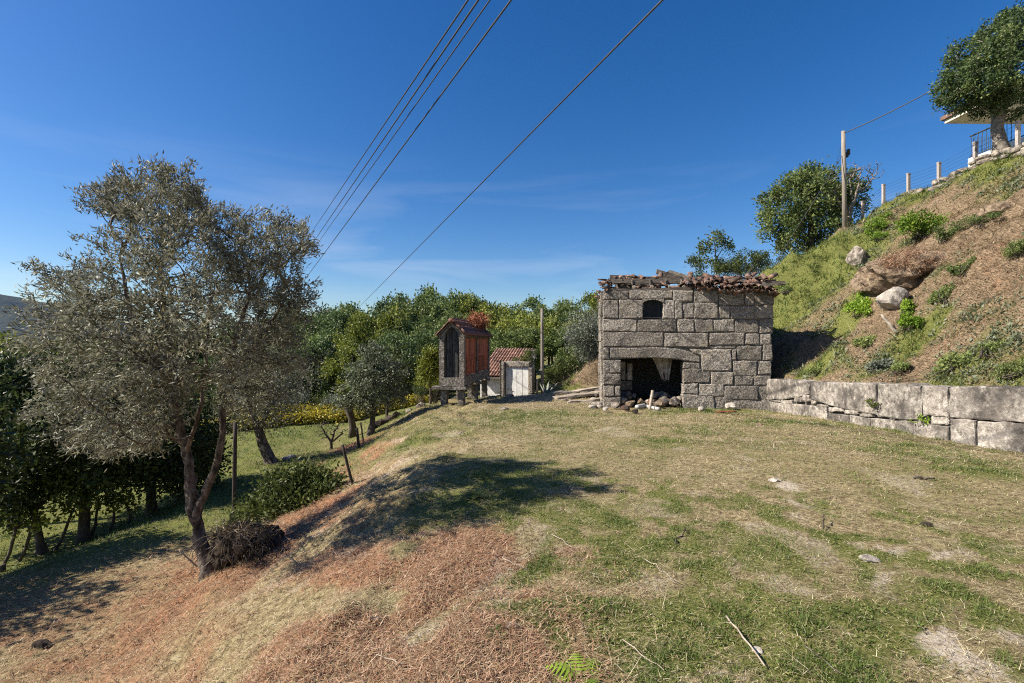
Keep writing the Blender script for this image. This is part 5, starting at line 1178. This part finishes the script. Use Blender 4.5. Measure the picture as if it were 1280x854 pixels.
# trellis post between granary and shed
q = at(626, 495, 20.5); q.z = h1(q.x, q.y) - .05
rod('trellis_post', 'thin rusty upright post before the white shed wall', 'post', q, Vector((q.x, q.y, CAMZ - (450 - VC) / FPX * 20.5)), .03, .03, DPOST)
q = at(678, 500, 23); q.z = h1(q.x, 23) - .2
rod('wooden_pole', 'tall weathered wooden pole behind the white door shed', 'pole', q, at(677.5, 386, 23), .085, .07, POLE, 10, jit=.03)
q = at(671, 500, 22.6); q.z = h1(q.x, 22.6) - .1
rod('pole_prop', 'short pale prop post at the foot of the wooden pole', 'post', q, at(671.5, 474, 22.6), .06, .05, STICK, 7)

# ------------------------------------------------------------------ hill: fence, crest wall, pole, trees
rng = np.random.default_rng(600)
def crest_pt(u, off=0.0):
    # along the skyline of the slope
    best = None; ys = np.arange(12, 34, .05); xx = (u - UC) / FPX * ys; hh = (H(xx, ys) - CAMZ) / ys
    i = int(np.argmax(hh)); return Vector((xx[i], ys[i], h1(xx[i], ys[i])))
cw0 = crest_pt(1130); cw = thing('dry_stone_wall', 'low dry stone wall running along the crest of the hillside', 'wall', cw0)
CS = []
for k in range(5):
    V, F = lump((.3, .22, .2), np.random.default_rng(610+k), .2, 2, 6); CS.append(mesh_np('stone', V * .72, F, ROCK))
y = 13.5
while y < 33:
    for lay in range(2 if y < 19 else 1):
        x = float(crestx(y)) - .35 + rng.normal(0, .05) + .12*lay; z = h1(x, y) + .0 + lay * .17
        if lay == 0 and y > 24 and rng.random() < .35: continue
        o = part('stone', CS[rng.integers(5)], cw, (x - cw0.x, y - cw0.y + .15*lay, z - cw0.z)); o.rotation_euler = (rng.normal(0, .2), rng.normal(0, .2), R(90) + rng.normal(0, .3)); s = rng.uniform(.75, 1.3); o.scale = (s, s, s * rng.uniform(.8, 1.1))
    y += rng.uniform(.3, .48)
fence = None; tops = []
for k, (u, vb, vt) in enumerate(((1075,275,257),(1101,262,243),(1132,246,226),(1170,225,205),(1215,203,178),(1268,175,146))):
    c = crest_pt(u); c = Vector((c.x + .12, c.y + .12*FPX/(u-UC)*0, 0)); c.z = h1(c.x, c.y)
    hgt = (vb - vt) / FPX * c.y * 1.25
    if fence is None: fence = thing('wire_fence', 'wire fence on pale concrete posts along the hill crest', 'fence', c); f0 = c.copy()
    b_ = c - f0; part('post', mesh_np('post', *merge(box(b_.x-.05, b_.x+.05, b_.y-.05, b_.y+.05, b_.z-.3, b_.z+hgt), box(b_.x-.058, b_.x+.058, b_.y-.058, b_.y+.058, b_.z+hgt+.002, b_.z+hgt+.05)), CONC), fence)
    tops.append((b_, hgt))
for q in range(6):
    pts = [np.array(b_) + (0, 0, h_ * (.12 + .165 * q)) for b_, h_ in tops]
    part('wire', mesh_np('wire', *tube(pts, .006, 4), WIRE), fence)
c = crest_pt(1052); c.x += .15; c.z = h1(c.x, c.y); PY = c.y
up = thing('utility_pole', 'tall wooden utility pole standing on the hill crest', 'pole', c)
tz = CAMZ - (164 - VC) / FPX * PY - c.z; tx = (1054 - UC) / FPX * PY - c.x
part('shaft', mesh_np('shaft', *tube([(0, 0, -.4), (tx*.5, 0, tz*.5), (tx, 0, tz)], [.105, .09, .08], 10), POLE, True), up)
part('bracket', mesh_np('bracket', *merge(box(tx+.09, tx+.2, -.05, .05, tz-1.15, tz-.95), box(tx+.18, tx+.27, -.06, .06, tz-1.05, tz-.8)), METAL), up)
part('side_arm', mesh_np('side_arm', *tube([(tx*.8+.08, 0, tz-1.95), (tx*.8+.75, 0, tz-1.65)], [.045, .045], 6), POLE), up)
ptop = np.array((c.x + tx, c.y, c.z + tz))
def wire(name, label, p0, p1, r, sag=0., mat=WIRE, n=24, cat='cable'):
    p0 = np.array(p0); p1 = np.array(p1); s = np.linspace(0, 1, n); P_ = p0 + (p1 - p0) * s[:, None]; P_[:, 2] -= sag * 4 * s * (1 - s)
    return thing(name, label, cat, tuple(p0), 0, None, mesh_np(name, *tube(P_ - p0, r, 5), mat, True))
wire('service_cable', 'thick black cable from the hill pole up to the house', ptop - (0, 0, .1), np.array(at(1215, 84, 17.6)), .02, .12)
wire('guy_wire', 'thin guy wire from the hill pole down to the grass slope', ptop - (0, 0, 1.0), np.array(crest_pt(968)) + (0, 0, .1), .012)
wire('guy_wire', 'short thin stay leaning left from the pole top', ptop - (0, 0, .35), np.array(at(1043, 212, PY + .5)), .006)
for k, (uA, vA, uB, vB, r_, lab) in enumerate(((585,0,398,278,.012,'power line strand, leftmost of the four over the olive'),(610,0,395,298,.013,'power line strand, second from the left over the olive'),(612.5,0,398,303,.010,'power line strand crossing the second over the olive'),(639,0,394,332,.013,'power line strand, rightmost of the four over the olive'),(828,0,446,383,.015,'single thick black cable running from the wood over the lawn'))):
    if k == 1: uA = 598
    far, near = 60., 7.
    d = np.array((uB - uA, vB - vA)); e = 1.35 if k < 4 else 1.02
    if k < 4: uB2, vB2 = uB + d[0] * .16, vB + d[1] * .16
    else: uB2, vB2 = uB, vB + 4
    a = np.array(at(uA + (uA-uB)*.05, vA + (vA-vB)*.05, near)); b_ = np.array(at(uB2, vB2, far))
    # carry the span on over the viewer's head
    a2 = a + (a - b_) * .25
    P_ = np.array([a2, a, *[a + (b_-a)*s for s in np.linspace(.02, 1, 40)]])
    rr = np.linspace(r_*.6, r_*2.6, len(P_)); rr[:2] = r_*.5
    thing('power_line', lab, 'cable', tuple(a2), 0, None, mesh_np('power_line', *tube(P_ - a2, rr if False else r_*1.15, 6), WIRE, True))
# evergreen and bare tree
c = crest_pt(1003); c.z -= .1; y = max(c.y + .8, PY + 2.2); EX = at(1012, 300, y).x
make_tree('evergreen_tree', 'broad bushy evergreen tree left of the hill pole', 'tree', (EX, y, h1(EX, y)), [[(EX, y, h1(EX, y)-.2, .22), (EX+.1, y, c.z+1.2, .16), (EX, y, c.z+2.5, .09), (EX+.4, y, c.z+4, .04)]],
  pl([(985,262,26,.3,46),(1010,245,26,-.3,46),(1035,255,24,.3,42),(975,280,20,-.3,30),(1000,288,24,.3,36),(1030,282,22,-.4,34),(1022,225,16,.2,22),(1050,240,20,.6,30),(1058,262,18,.6,24),(1000,225,12,.2,14),(968,258,14,.2,16),(1046,290,14,.4,16),(985,300,14,0,14),(1065,245,12,.6,12),(990,240,16,0,16)], y), W_M, BARKD, 70, per=1.25, nleaf=46, sig=.13, L=.15, Wd=.07, rtip=.008, step=.3, varmu=.40, shell=.7, spray=.3)
c = crest_pt(1060); c.x += .3; c.z = h1(c.x, c.y); y = c.y
make_tree('bare_tree', 'leafless pale branched tree beside the hill pole', 'tree', c, [tp([(1061,284,0,.13),(1061,268,0,.11),(1066,255,0,.09),(1070,243,0,.06),(1074,228,0,.03)], y), tp([(1061,270,0,.07),(1052,258,-.2,.06),(1044,245,-.2,.04),(1040,230,-.2,.02)], y), tp([(1070,243,0,.05),(1082,234,.1,.035),(1095,218,.1,.02)], y), tp([(1066,255,0,.05),(1064,240,.2,.04),(1062,222,.2,.02)], y)],
  pl([(1078,216,12,.1,40),(1092,214,12,-.1,36),(1064,216,14,.2,34),(1046,226,14,-.2,30),(1082,230,10,.2,20),(1038,240,10,-.2,14),(1068,232,10,0,16)], y), L_GREY, BARKL, 71, nleaf=0, rtip=.009, step=.15, power=.36)
# round crowned tree by the upper house
c = crest_pt(1248); c.x += .2; c.y += .25; c.z = h1(c.x, c.y); y = c.y
make_tree('round_crowned_tree', 'tree with stout pale trunk and round dark crown by the upper house', 'tree', c, [tp([(1252,190,0,.26),(1250,176,0,.19),(1247,160,0,.17),(1248,146,0,.18),(1246,130,0,.12),(1235,100,0,.06)], y), tp([(1248,146,0,.11),(1260,128,.1,.09),(1275,105,.2,.05)], y), tp([(1246,132,0,.08),(1225,115,-.2,.06),(1205,105,-.2,.03)], y), tp([(1248,140,0,.09),(1252,100,.3,.05),(1255,60,.3,.03)], y)],
  pl([(1200,108,24,.2,44),(1225,95,30,-.4,56),(1215,75,26,.3,46),(1245,62,32,-.3,60),(1270,45,30,.3,54),(1290,60,36,.2,56),(1262,95,34,-.5,56),(1300,100,36,0,46),(1230,120,22,.3,32),(1268,122,22,-.3,30),(1188,118,13,0,16),(1250,40,18,.2,20),(1205,125,13,.3,14),(1268,24,12,0,12),(1310,40,30,0,34),(1183,105,8,0,8)], y), W_D, BARKL, 72, per=1.3, nleaf=44, sig=.085, L=.10, Wd=.052, rtip=.006, step=.22, shell=.5, varmu=.30, spray=.16)
# upper house: terrace with railing, wall and wide eave
uh0 = Vector((18.1, 14.0, h1(18.3, 14.0)))
uh = thing('upper_house', 'pale upper house with wide eaves and a railed terrace above the hill', 'house', uh0)
def upart(name, V, F, mat): return part(name, mesh_np(name, np.array(V) - np.array(uh0), F, mat), uh)
ra, rb_ = at(1210, 200, 19.0), at(1282, 164, 16.9)
dirv = (np.array(rb_) - np.array(ra)); dirv[2] = 0; dirv /= np.linalg.norm(dirv); zf = 8.98
e0 = np.array((ra.x, ra.y, 0)); e1 = e0 + dirv * 7.5; sd = np.array((-dirv[1], dirv[0], 0)); sd = sd if sd[0] > 0 else -sd
def slab(a, b_, w0, w1, z0, z1):
    c_ = [a + sd*w0, b_ + sd*w0, b_ + sd*w1, a + sd*w1]; V = [(*q[:2], z0) for q in c_] + [(*q[:2], z1) for q in c_]
    return V, [(3,2,1,0),(4,5,6,7),(0,1,5,4),(1,2,6,5),(2,3,7,6),(3,0,4,7)]
upart('terrace_slab', *slab(e0, e1, 0, 6, zf-1.6, zf), WHITE)
rl = upart('railing', *merge(tube([np.array((*(e0+sd*.08)[:2], zf+.88)), np.array((*(e1+sd*.08)[:2], zf+.88))], .03, 6), tube([np.array((*(e0+sd*.08)[:2], zf+.08)), np.array((*(e1+sd*.08)[:2], zf+.08))], .02, 6)), METAL)
for k in range(50):
    a = e0 + sd*.08 + dirv * (.05 + k*.15); part('baluster', mesh_np('baluster', *(lambda VF: (np.array(VF[0]) - np.array(uh0), VF[1]))(tube([(a[0], a[1], zf+.05), (a[0], a[1], zf+.88)], .013, 4)), METAL), rl)
for k in range(12):
    a = e0 + sd*(.08 + .0) + sd * (k + 1) * .15; part('baluster', mesh_np('baluster', *(lambda VF: (np.array(VF[0]) - np.array(uh0), VF[1]))(tube([(a[0], a[1], zf+.05), (a[0], a[1], zf+.88)], .013, 4)), METAL), rl)
upart('terrace_column', *slab(e0 + dirv*2.6, e0 + dirv*2.85, .3, .55, zf+.002, zf+1.8), WHITE)
upart('wall', *slab(e0 + dirv*1.4, e1 + dirv*3, 2.2, 2.5, zf+.002, zf+1.8), WHITE)
upart('end_wall', *slab(e0 + dirv*1.4, e0 + dirv*1.7, 2.502, 6, zf+.002, zf+1.8), WHITE)
upart('eave', *slab(e0 + dirv*-.9, e1 + dirv*3, -.1, 7, zf+1.802, zf+1.95), CREAM)
upart('roof', *slab(e0 + dirv*-1.0, e1 + dirv*3, -.2, 7, zf+1.953, zf+2.10), TILE)
# hill boulders
g = gp(1125, 392)
def boulder(name, label, cat, pos, size, mat, seed, amp=.25, flat=4, lvl=3, rz=0, smooth=False):
    V, F = lump(size, np.random.default_rng(seed), amp, lvl, flat); return thing(name, label, cat, pos, rz, None, mesh_np(name, V, F, mat, smooth))
g = gp(1112, 394); gy_ = g.y
boulder('white_boulder', 'pale flat faced boulder under the brown overhang on the hillside', 'boulder', at(1113, 376, gy_ + .25), (.46, .40, .42), WROCK, 703, .14, 7)
boulder('overhanging_rock', 'brown overhanging rock shelf above the pale boulder', 'rock', at(1142, 340, gy_ + .75), (1.15, .9, .55), SOIL, 704, .55, 0, 4, -.35, False)
boulder('rock_outcrop', 'grey rock outcrop left of the green bush on the slope', 'rock', gp(1075, 322) + Vector((0, 0, -.05)), (.42, .4, .5), ROCK, 705, .3, 5)
boulder('rock_outcrop', 'dark rock lump right of the green bush near the top of slope', 'rock', gp(1245, 262) + Vector((.1, 0, -.12)), (.5, .4, .28), SOIL, 706, .3, 4)
rngo = np.random.default_rng(741); oc = np.array(at(1142, 340, gy_ + .75)); top = []
for k in range(260):
    d = rngo.normal(0, 1, 3); d[2] = abs(d[2]) * .9 + .1; d[1] = -abs(d[1]) * .6 + rngo.normal(0, .3); d /= np.linalg.norm(d); top.append(oc + d * (1.08, .86, .52))
LV, LF, lv = leaves(np.array(top), 16, .08, .16, .012, rngo, -.2, None, .3, .38)
link('bracken_litter', mesh_np('bracken_litter', LV, LF, L_FERN, False, {'var': lv}), kind='stuff', label='matted dead bracken hanging over the overhanging rock', category='dead bracken')
g0 = gp(1122, 419); rod('branch', 'bleached bare branch lying on the slope below the pale boulder', 'branch', g0 + Vector((0, 0, .03)), np.array(at(1102, 395, g0.y + .3)) + (0, 0, .04), .05, .03, STICK, 6, .02)
# bushes and tufts on the hillside
def hbush(label, u, v, r, lm, seed, vm=.55, n=60, nl=40, name='hill_bush', off=.0, Lk=.14, flat=.75):
    p = gp(u, v + r * .7); q = at(u, v, p.y + .1); rr = r / FPX * p.y; rng = np.random.default_rng(seed); c = np.array(q); lobes = []
    for k in range(6): lobes.append((c + rng.normal(0, .45, 3) * rr * (1, 1, .6), (rr*.5, rr*.5, rr*.45*flat), n // 6))
    return leaf_heap(name, label, 'bush', np.array(p), lobes, lm, seed, nl, rr * .13, rr * Lk, rr * Lk * .5, 20, varmu=vm, group=None)
hbush('large bright green bush on the upper slope', 1150, 284, 26, L_BRIGHT, 721, .35)
hbush('darker green bush against the right of the large bright bush', 1182, 292, 17, W_M, 722, .4)
hbush('bright green bush left of the large bush near the crest', 1094, 280, 15, L_BRIGHT, 723, .3)
hbush('small bright bush below the left bright bush', 1098, 296, 8, L_BRIGHT, 724, .3)
hbush('yellow green low shrub left of the pale boulder', 1072, 386, 15, L_BRIGHT, 725, .6, Lk=.22)
hbush('bright upright shrub right of the pale boulder', 1136, 388, 10, L_BRIGHT, 726, .6, Lk=.3, flat=2.0)
hbush('bright shrub standing below the upright shrub', 1134, 407, 11, L_BRIGHT, 727, .45, Lk=.3, flat=1.5)
hbush('small round green bush in the middle of the slope', 1178, 372, 12, W_M, 728, .7, Lk=.25)
hbush('green bush in the lower right of the slope', 1185, 458, 17, W_M, 729, .8, Lk=.25)
hbush('dark green bush near the top right of the slope', 1225, 278, 12, W_M, 730, .3)
hbush('green bush at the right edge of the slope', 1276, 310, 15, W_M, 731, .6)
hbush('low green bush at the lower right edge of the slope', 1265, 462, 17, W_M, 732, .7)
hbush('grey green tuft of coarse grass above the retaining wall', 1097, 458, 11, L_GREY, 733, .3, Lk=.35)
hbush('small green tuft left of the coarse grey tuft', 1019, 463, 8, W_M, 734, .8, Lk=.3)
hbush('green tuft right of the coarse grey tuft above the wall', 1122, 462, 9, W_M, 735, .7, Lk=.3)
hbush('green tuft in the right middle of the slope', 1240, 440, 10, W_M, 736, .6, Lk=.3)
hbush('low dark bush under the house roof end on the slope', 984, 362, 8, W_M, 737, .6)
hbush('green tuft halfway up the slope right of the rock shelf', 1202, 340, 9, W_M, 738, .5, Lk=.3)
hbush('low green weeds left of the bleached branch', 1085, 426, 11, W_M, 739, .8, Lk=.25)
# bushes behind the house roof
bush('tall dark bush behind the house roof, left one', 885, 332, 27, 24, L_MID, 341, 50, varmu=.3)
bush('dark bush behind the house roof, middle one', 918, 334, 26, 22, L_MID, 342, 50, varmu=.3)
bush('dark rounded bush at the left end of the hill crest', 952, 328, 26, 22, L_MID, 343, 50, varmu=.2)
p = at(895, 318, 29); zz = h1(p.x, 29)
make_tree('sapling', 'thin sparse sapling rising behind the house roof', 'tree', (p.x, 29, zz), [[(p.x, 29, zz, .06), (p.x, 29, p.z - .3, .04), (p.x-.1, 29, p.z+.8, .02)], [(p.x, 29, p.z-.3, .04), (p.x+.5, 29, p.z+.5, .02)]],
   pl([(893,302,9,.1,16),(880,308,8,-.1,12),(905,305,6,.1,10),(912,312,5,0,6),(886,318,10,0,10),(898,292,4,0,4)], 29), L_MID, BARKL, 344, nleaf=16, sig=.14, L=.16, Wd=.09, rtip=.008, step=.25)

# ------------------------------------------------------------------ small things on the lawn
def fern(name, label, pos, n, L, lm, seed, el=(.3, 1.0)):
    rng = np.random.default_rng(seed); pos = np.array(pos); root = thing(name, label, 'fern', tuple(pos))
    for k in range(n):
        a = k * 6.283 / n + rng.uniform(-.3, .3); e = rng.uniform(*el); l = L * rng.uniform(.7, 1.1); V, F = [], []
        d = np.array((math.cos(a)*math.cos(e), math.sin(a)*math.cos(e), math.sin(e))); s = np.array((-math.sin(a), math.cos(a), 0)); m_ = 9
        c = [d*l*t_ - np.array((0, 0, .45*l*t_*t_)) for t_ in np.linspace(0, 1, m_+1)]
        for i in range(1, m_):
            w = l * .34 * math.sin(math.pi * (i / m_) ** .7); f = (c[i+1] - c[i])
            for g_ in (-1, 1):
                n0 = len(V); V += [c[i], c[i] + f*.75, c[i] + s*g_*w + f*.9 + np.array((0, 0, -.1*w))]; F.append((n0, n0+1, n0+2) if g_ > 0 else (n0, n0+2, n0+1))
        for i in range(m_):
            n0 = len(V); V += [c[i] - s*.003, c[i] + s*.003, c[i+1]]; F.append((n0, n0+1, n0+2))
        part('frond', mesh_np('frond', V, F, lm, False, {'var': np.full(len(V), rng.uniform(.3, .9))}), root)
fern('fern', 'small green fern standing in the shade of the olive on the lawn', gp(592, 622), 11, .3, L_MID, 801)
fern('fern', 'bright yellow green fern at the bottom edge of the lawn', gp(728, 852), 13, .24, L_BRIGHT, 802, (.1, .8))
fern('fern', 'little green fern low on the lawn left of the bright fern', gp(622, 797), 8, .12, L_MID, 803)
def gstick(name, label, u0, v0, u1, v1, r, mat, seed, bend=.02, cat='stick', z0=.02, z1=.03):
    a, b_ = gp(u0, v0), gp(u1, v1); a.z += z0; b_.z += z1; rod(name, label, cat, a, b_, r*.62, r*.4, mat, 6, bend, None, seed)
gstick('stick', 'long pale stick lying on the lawn near the bottom of the picture', 908, 775, 956, 842, .011, STICK, 1, .012)
gstick('twig', 'short dark curved twig on the middle of the lawn', 845, 683, 857, 664, .011, DPOST, 2, .09)
gstick('branch', 'brown broken branch piece on the right of the lawn', 1142, 599, 1168, 601, .03, WOOD, 3, .03)
gstick('twig', 'thin pale stalk on the lawn right of the reddish litter', 690, 672, 716, 690, .006, STICK, 4, .03)
gstick('twig', 'thin pale stalk beside the green clover patch', 628, 700, 660, 718, .006, STICK, 5, .03)
gstick('twig', 'dark short stem standing in the middle right of the lawn', 1029, 664, 1030, 654, .012, DPOST, 6, .02, z1=.08)
gstick('twig', 'thin reddish stalk on the lawn near the long stick', 1005, 812, 1050, 848, .007, WOOD, 7, .02)
gstick('twig', 'pale stalk across the red litter near the bottom', 470, 825, 505, 838, .007, STICK, 8, .03)
gstick('twig', 'thin dry stalk at the left of the grass patch', 778, 805, 830, 845, .006, STICK, 9, .02)
gstick('twig', 'dry pale stalk below the dark curved twig', 805, 703, 850, 735, .006, STICK, 10, .03)
for k, (u, v, s, mt, lab) in enumerate(((967,602,.05,WROCK,'pale stone lump in the middle of the lawn'),(640,785,.04,ROCK,'grey stone in the red litter left of the little fern'),(470,775,.03,ROCK,'small grey stone in the red litter'),(1085,702,.06,WROCK,'flat pale stone set in the lawn'),(1160,658,.045,DSOIL,'small black lump on the right of the lawn'),(948,816,.03,WROCK,'white pebble beside the long pale stick'),(990,545,.05,DSOIL,'dark clod in the green grass before the wall'),(575,757,.02,WROCK,'white pebble in the red litter'),(766,755,.02,WROCK,'cream pebble at the edge of the clover'),(950,532,.08,TILE,'broken orange tile piece in the grass before the wall'))):
    q = gp(u, v); q.z += s*.2; rubble('flat_stone' if 'flat' in lab else 'stone', lab, 'stone', q, (s*1.4, s, s*.5), mt, 850+k)
q = gp(330, 566); 
for k, (u, v) in enumerate(((356,575),(364,572))):
    q = gp(u, v); rubble('stone', ('pale stone right of the leaning olive foot','white flat stone beside the pale stone at the olive foot')[k], 'stone', q + Vector((0, 0, .03)), (.17, .13, .07), WROCK, 870+k)
for k in range(7):
    u, v = 468 + k*4.5, 536 - k*2.4; q = gp(u, v); rubble('rubble_stone', 'dark stone in the low heap right of the small round tree', 'stone', q + Vector((0, 0, .08)), (.24, .2, .16), DSOIL, 880+k, group='dark stone heap by the round tree')

# ------------------------------------------------------------------ air
hm = bpy.data.materials.new('haze'); hm.use_nodes = True; ht = hm.node_tree; ht.nodes.clear()
pv = nn(ht, 'ShaderNodeVolumePrincipled'); pv.inputs['Color'].default_value = (.25, .50, 1, 1); pv.inputs['Density'].default_value = .000022; pv.inputs['Anisotropy'].default_value = 0
ho = nn(ht, 'ShaderNodeOutputMaterial'); ht.links.new(pv.outputs[0], ho.inputs['Volume'])
V, F = box(-5600, 5600, -800, 7500, -90, HMAX + 6)
link('haze', mesh_np('haze', V, F, hm), kind='stuff', label='thin pale blue haze in the air over the valley and hills', category='haze')
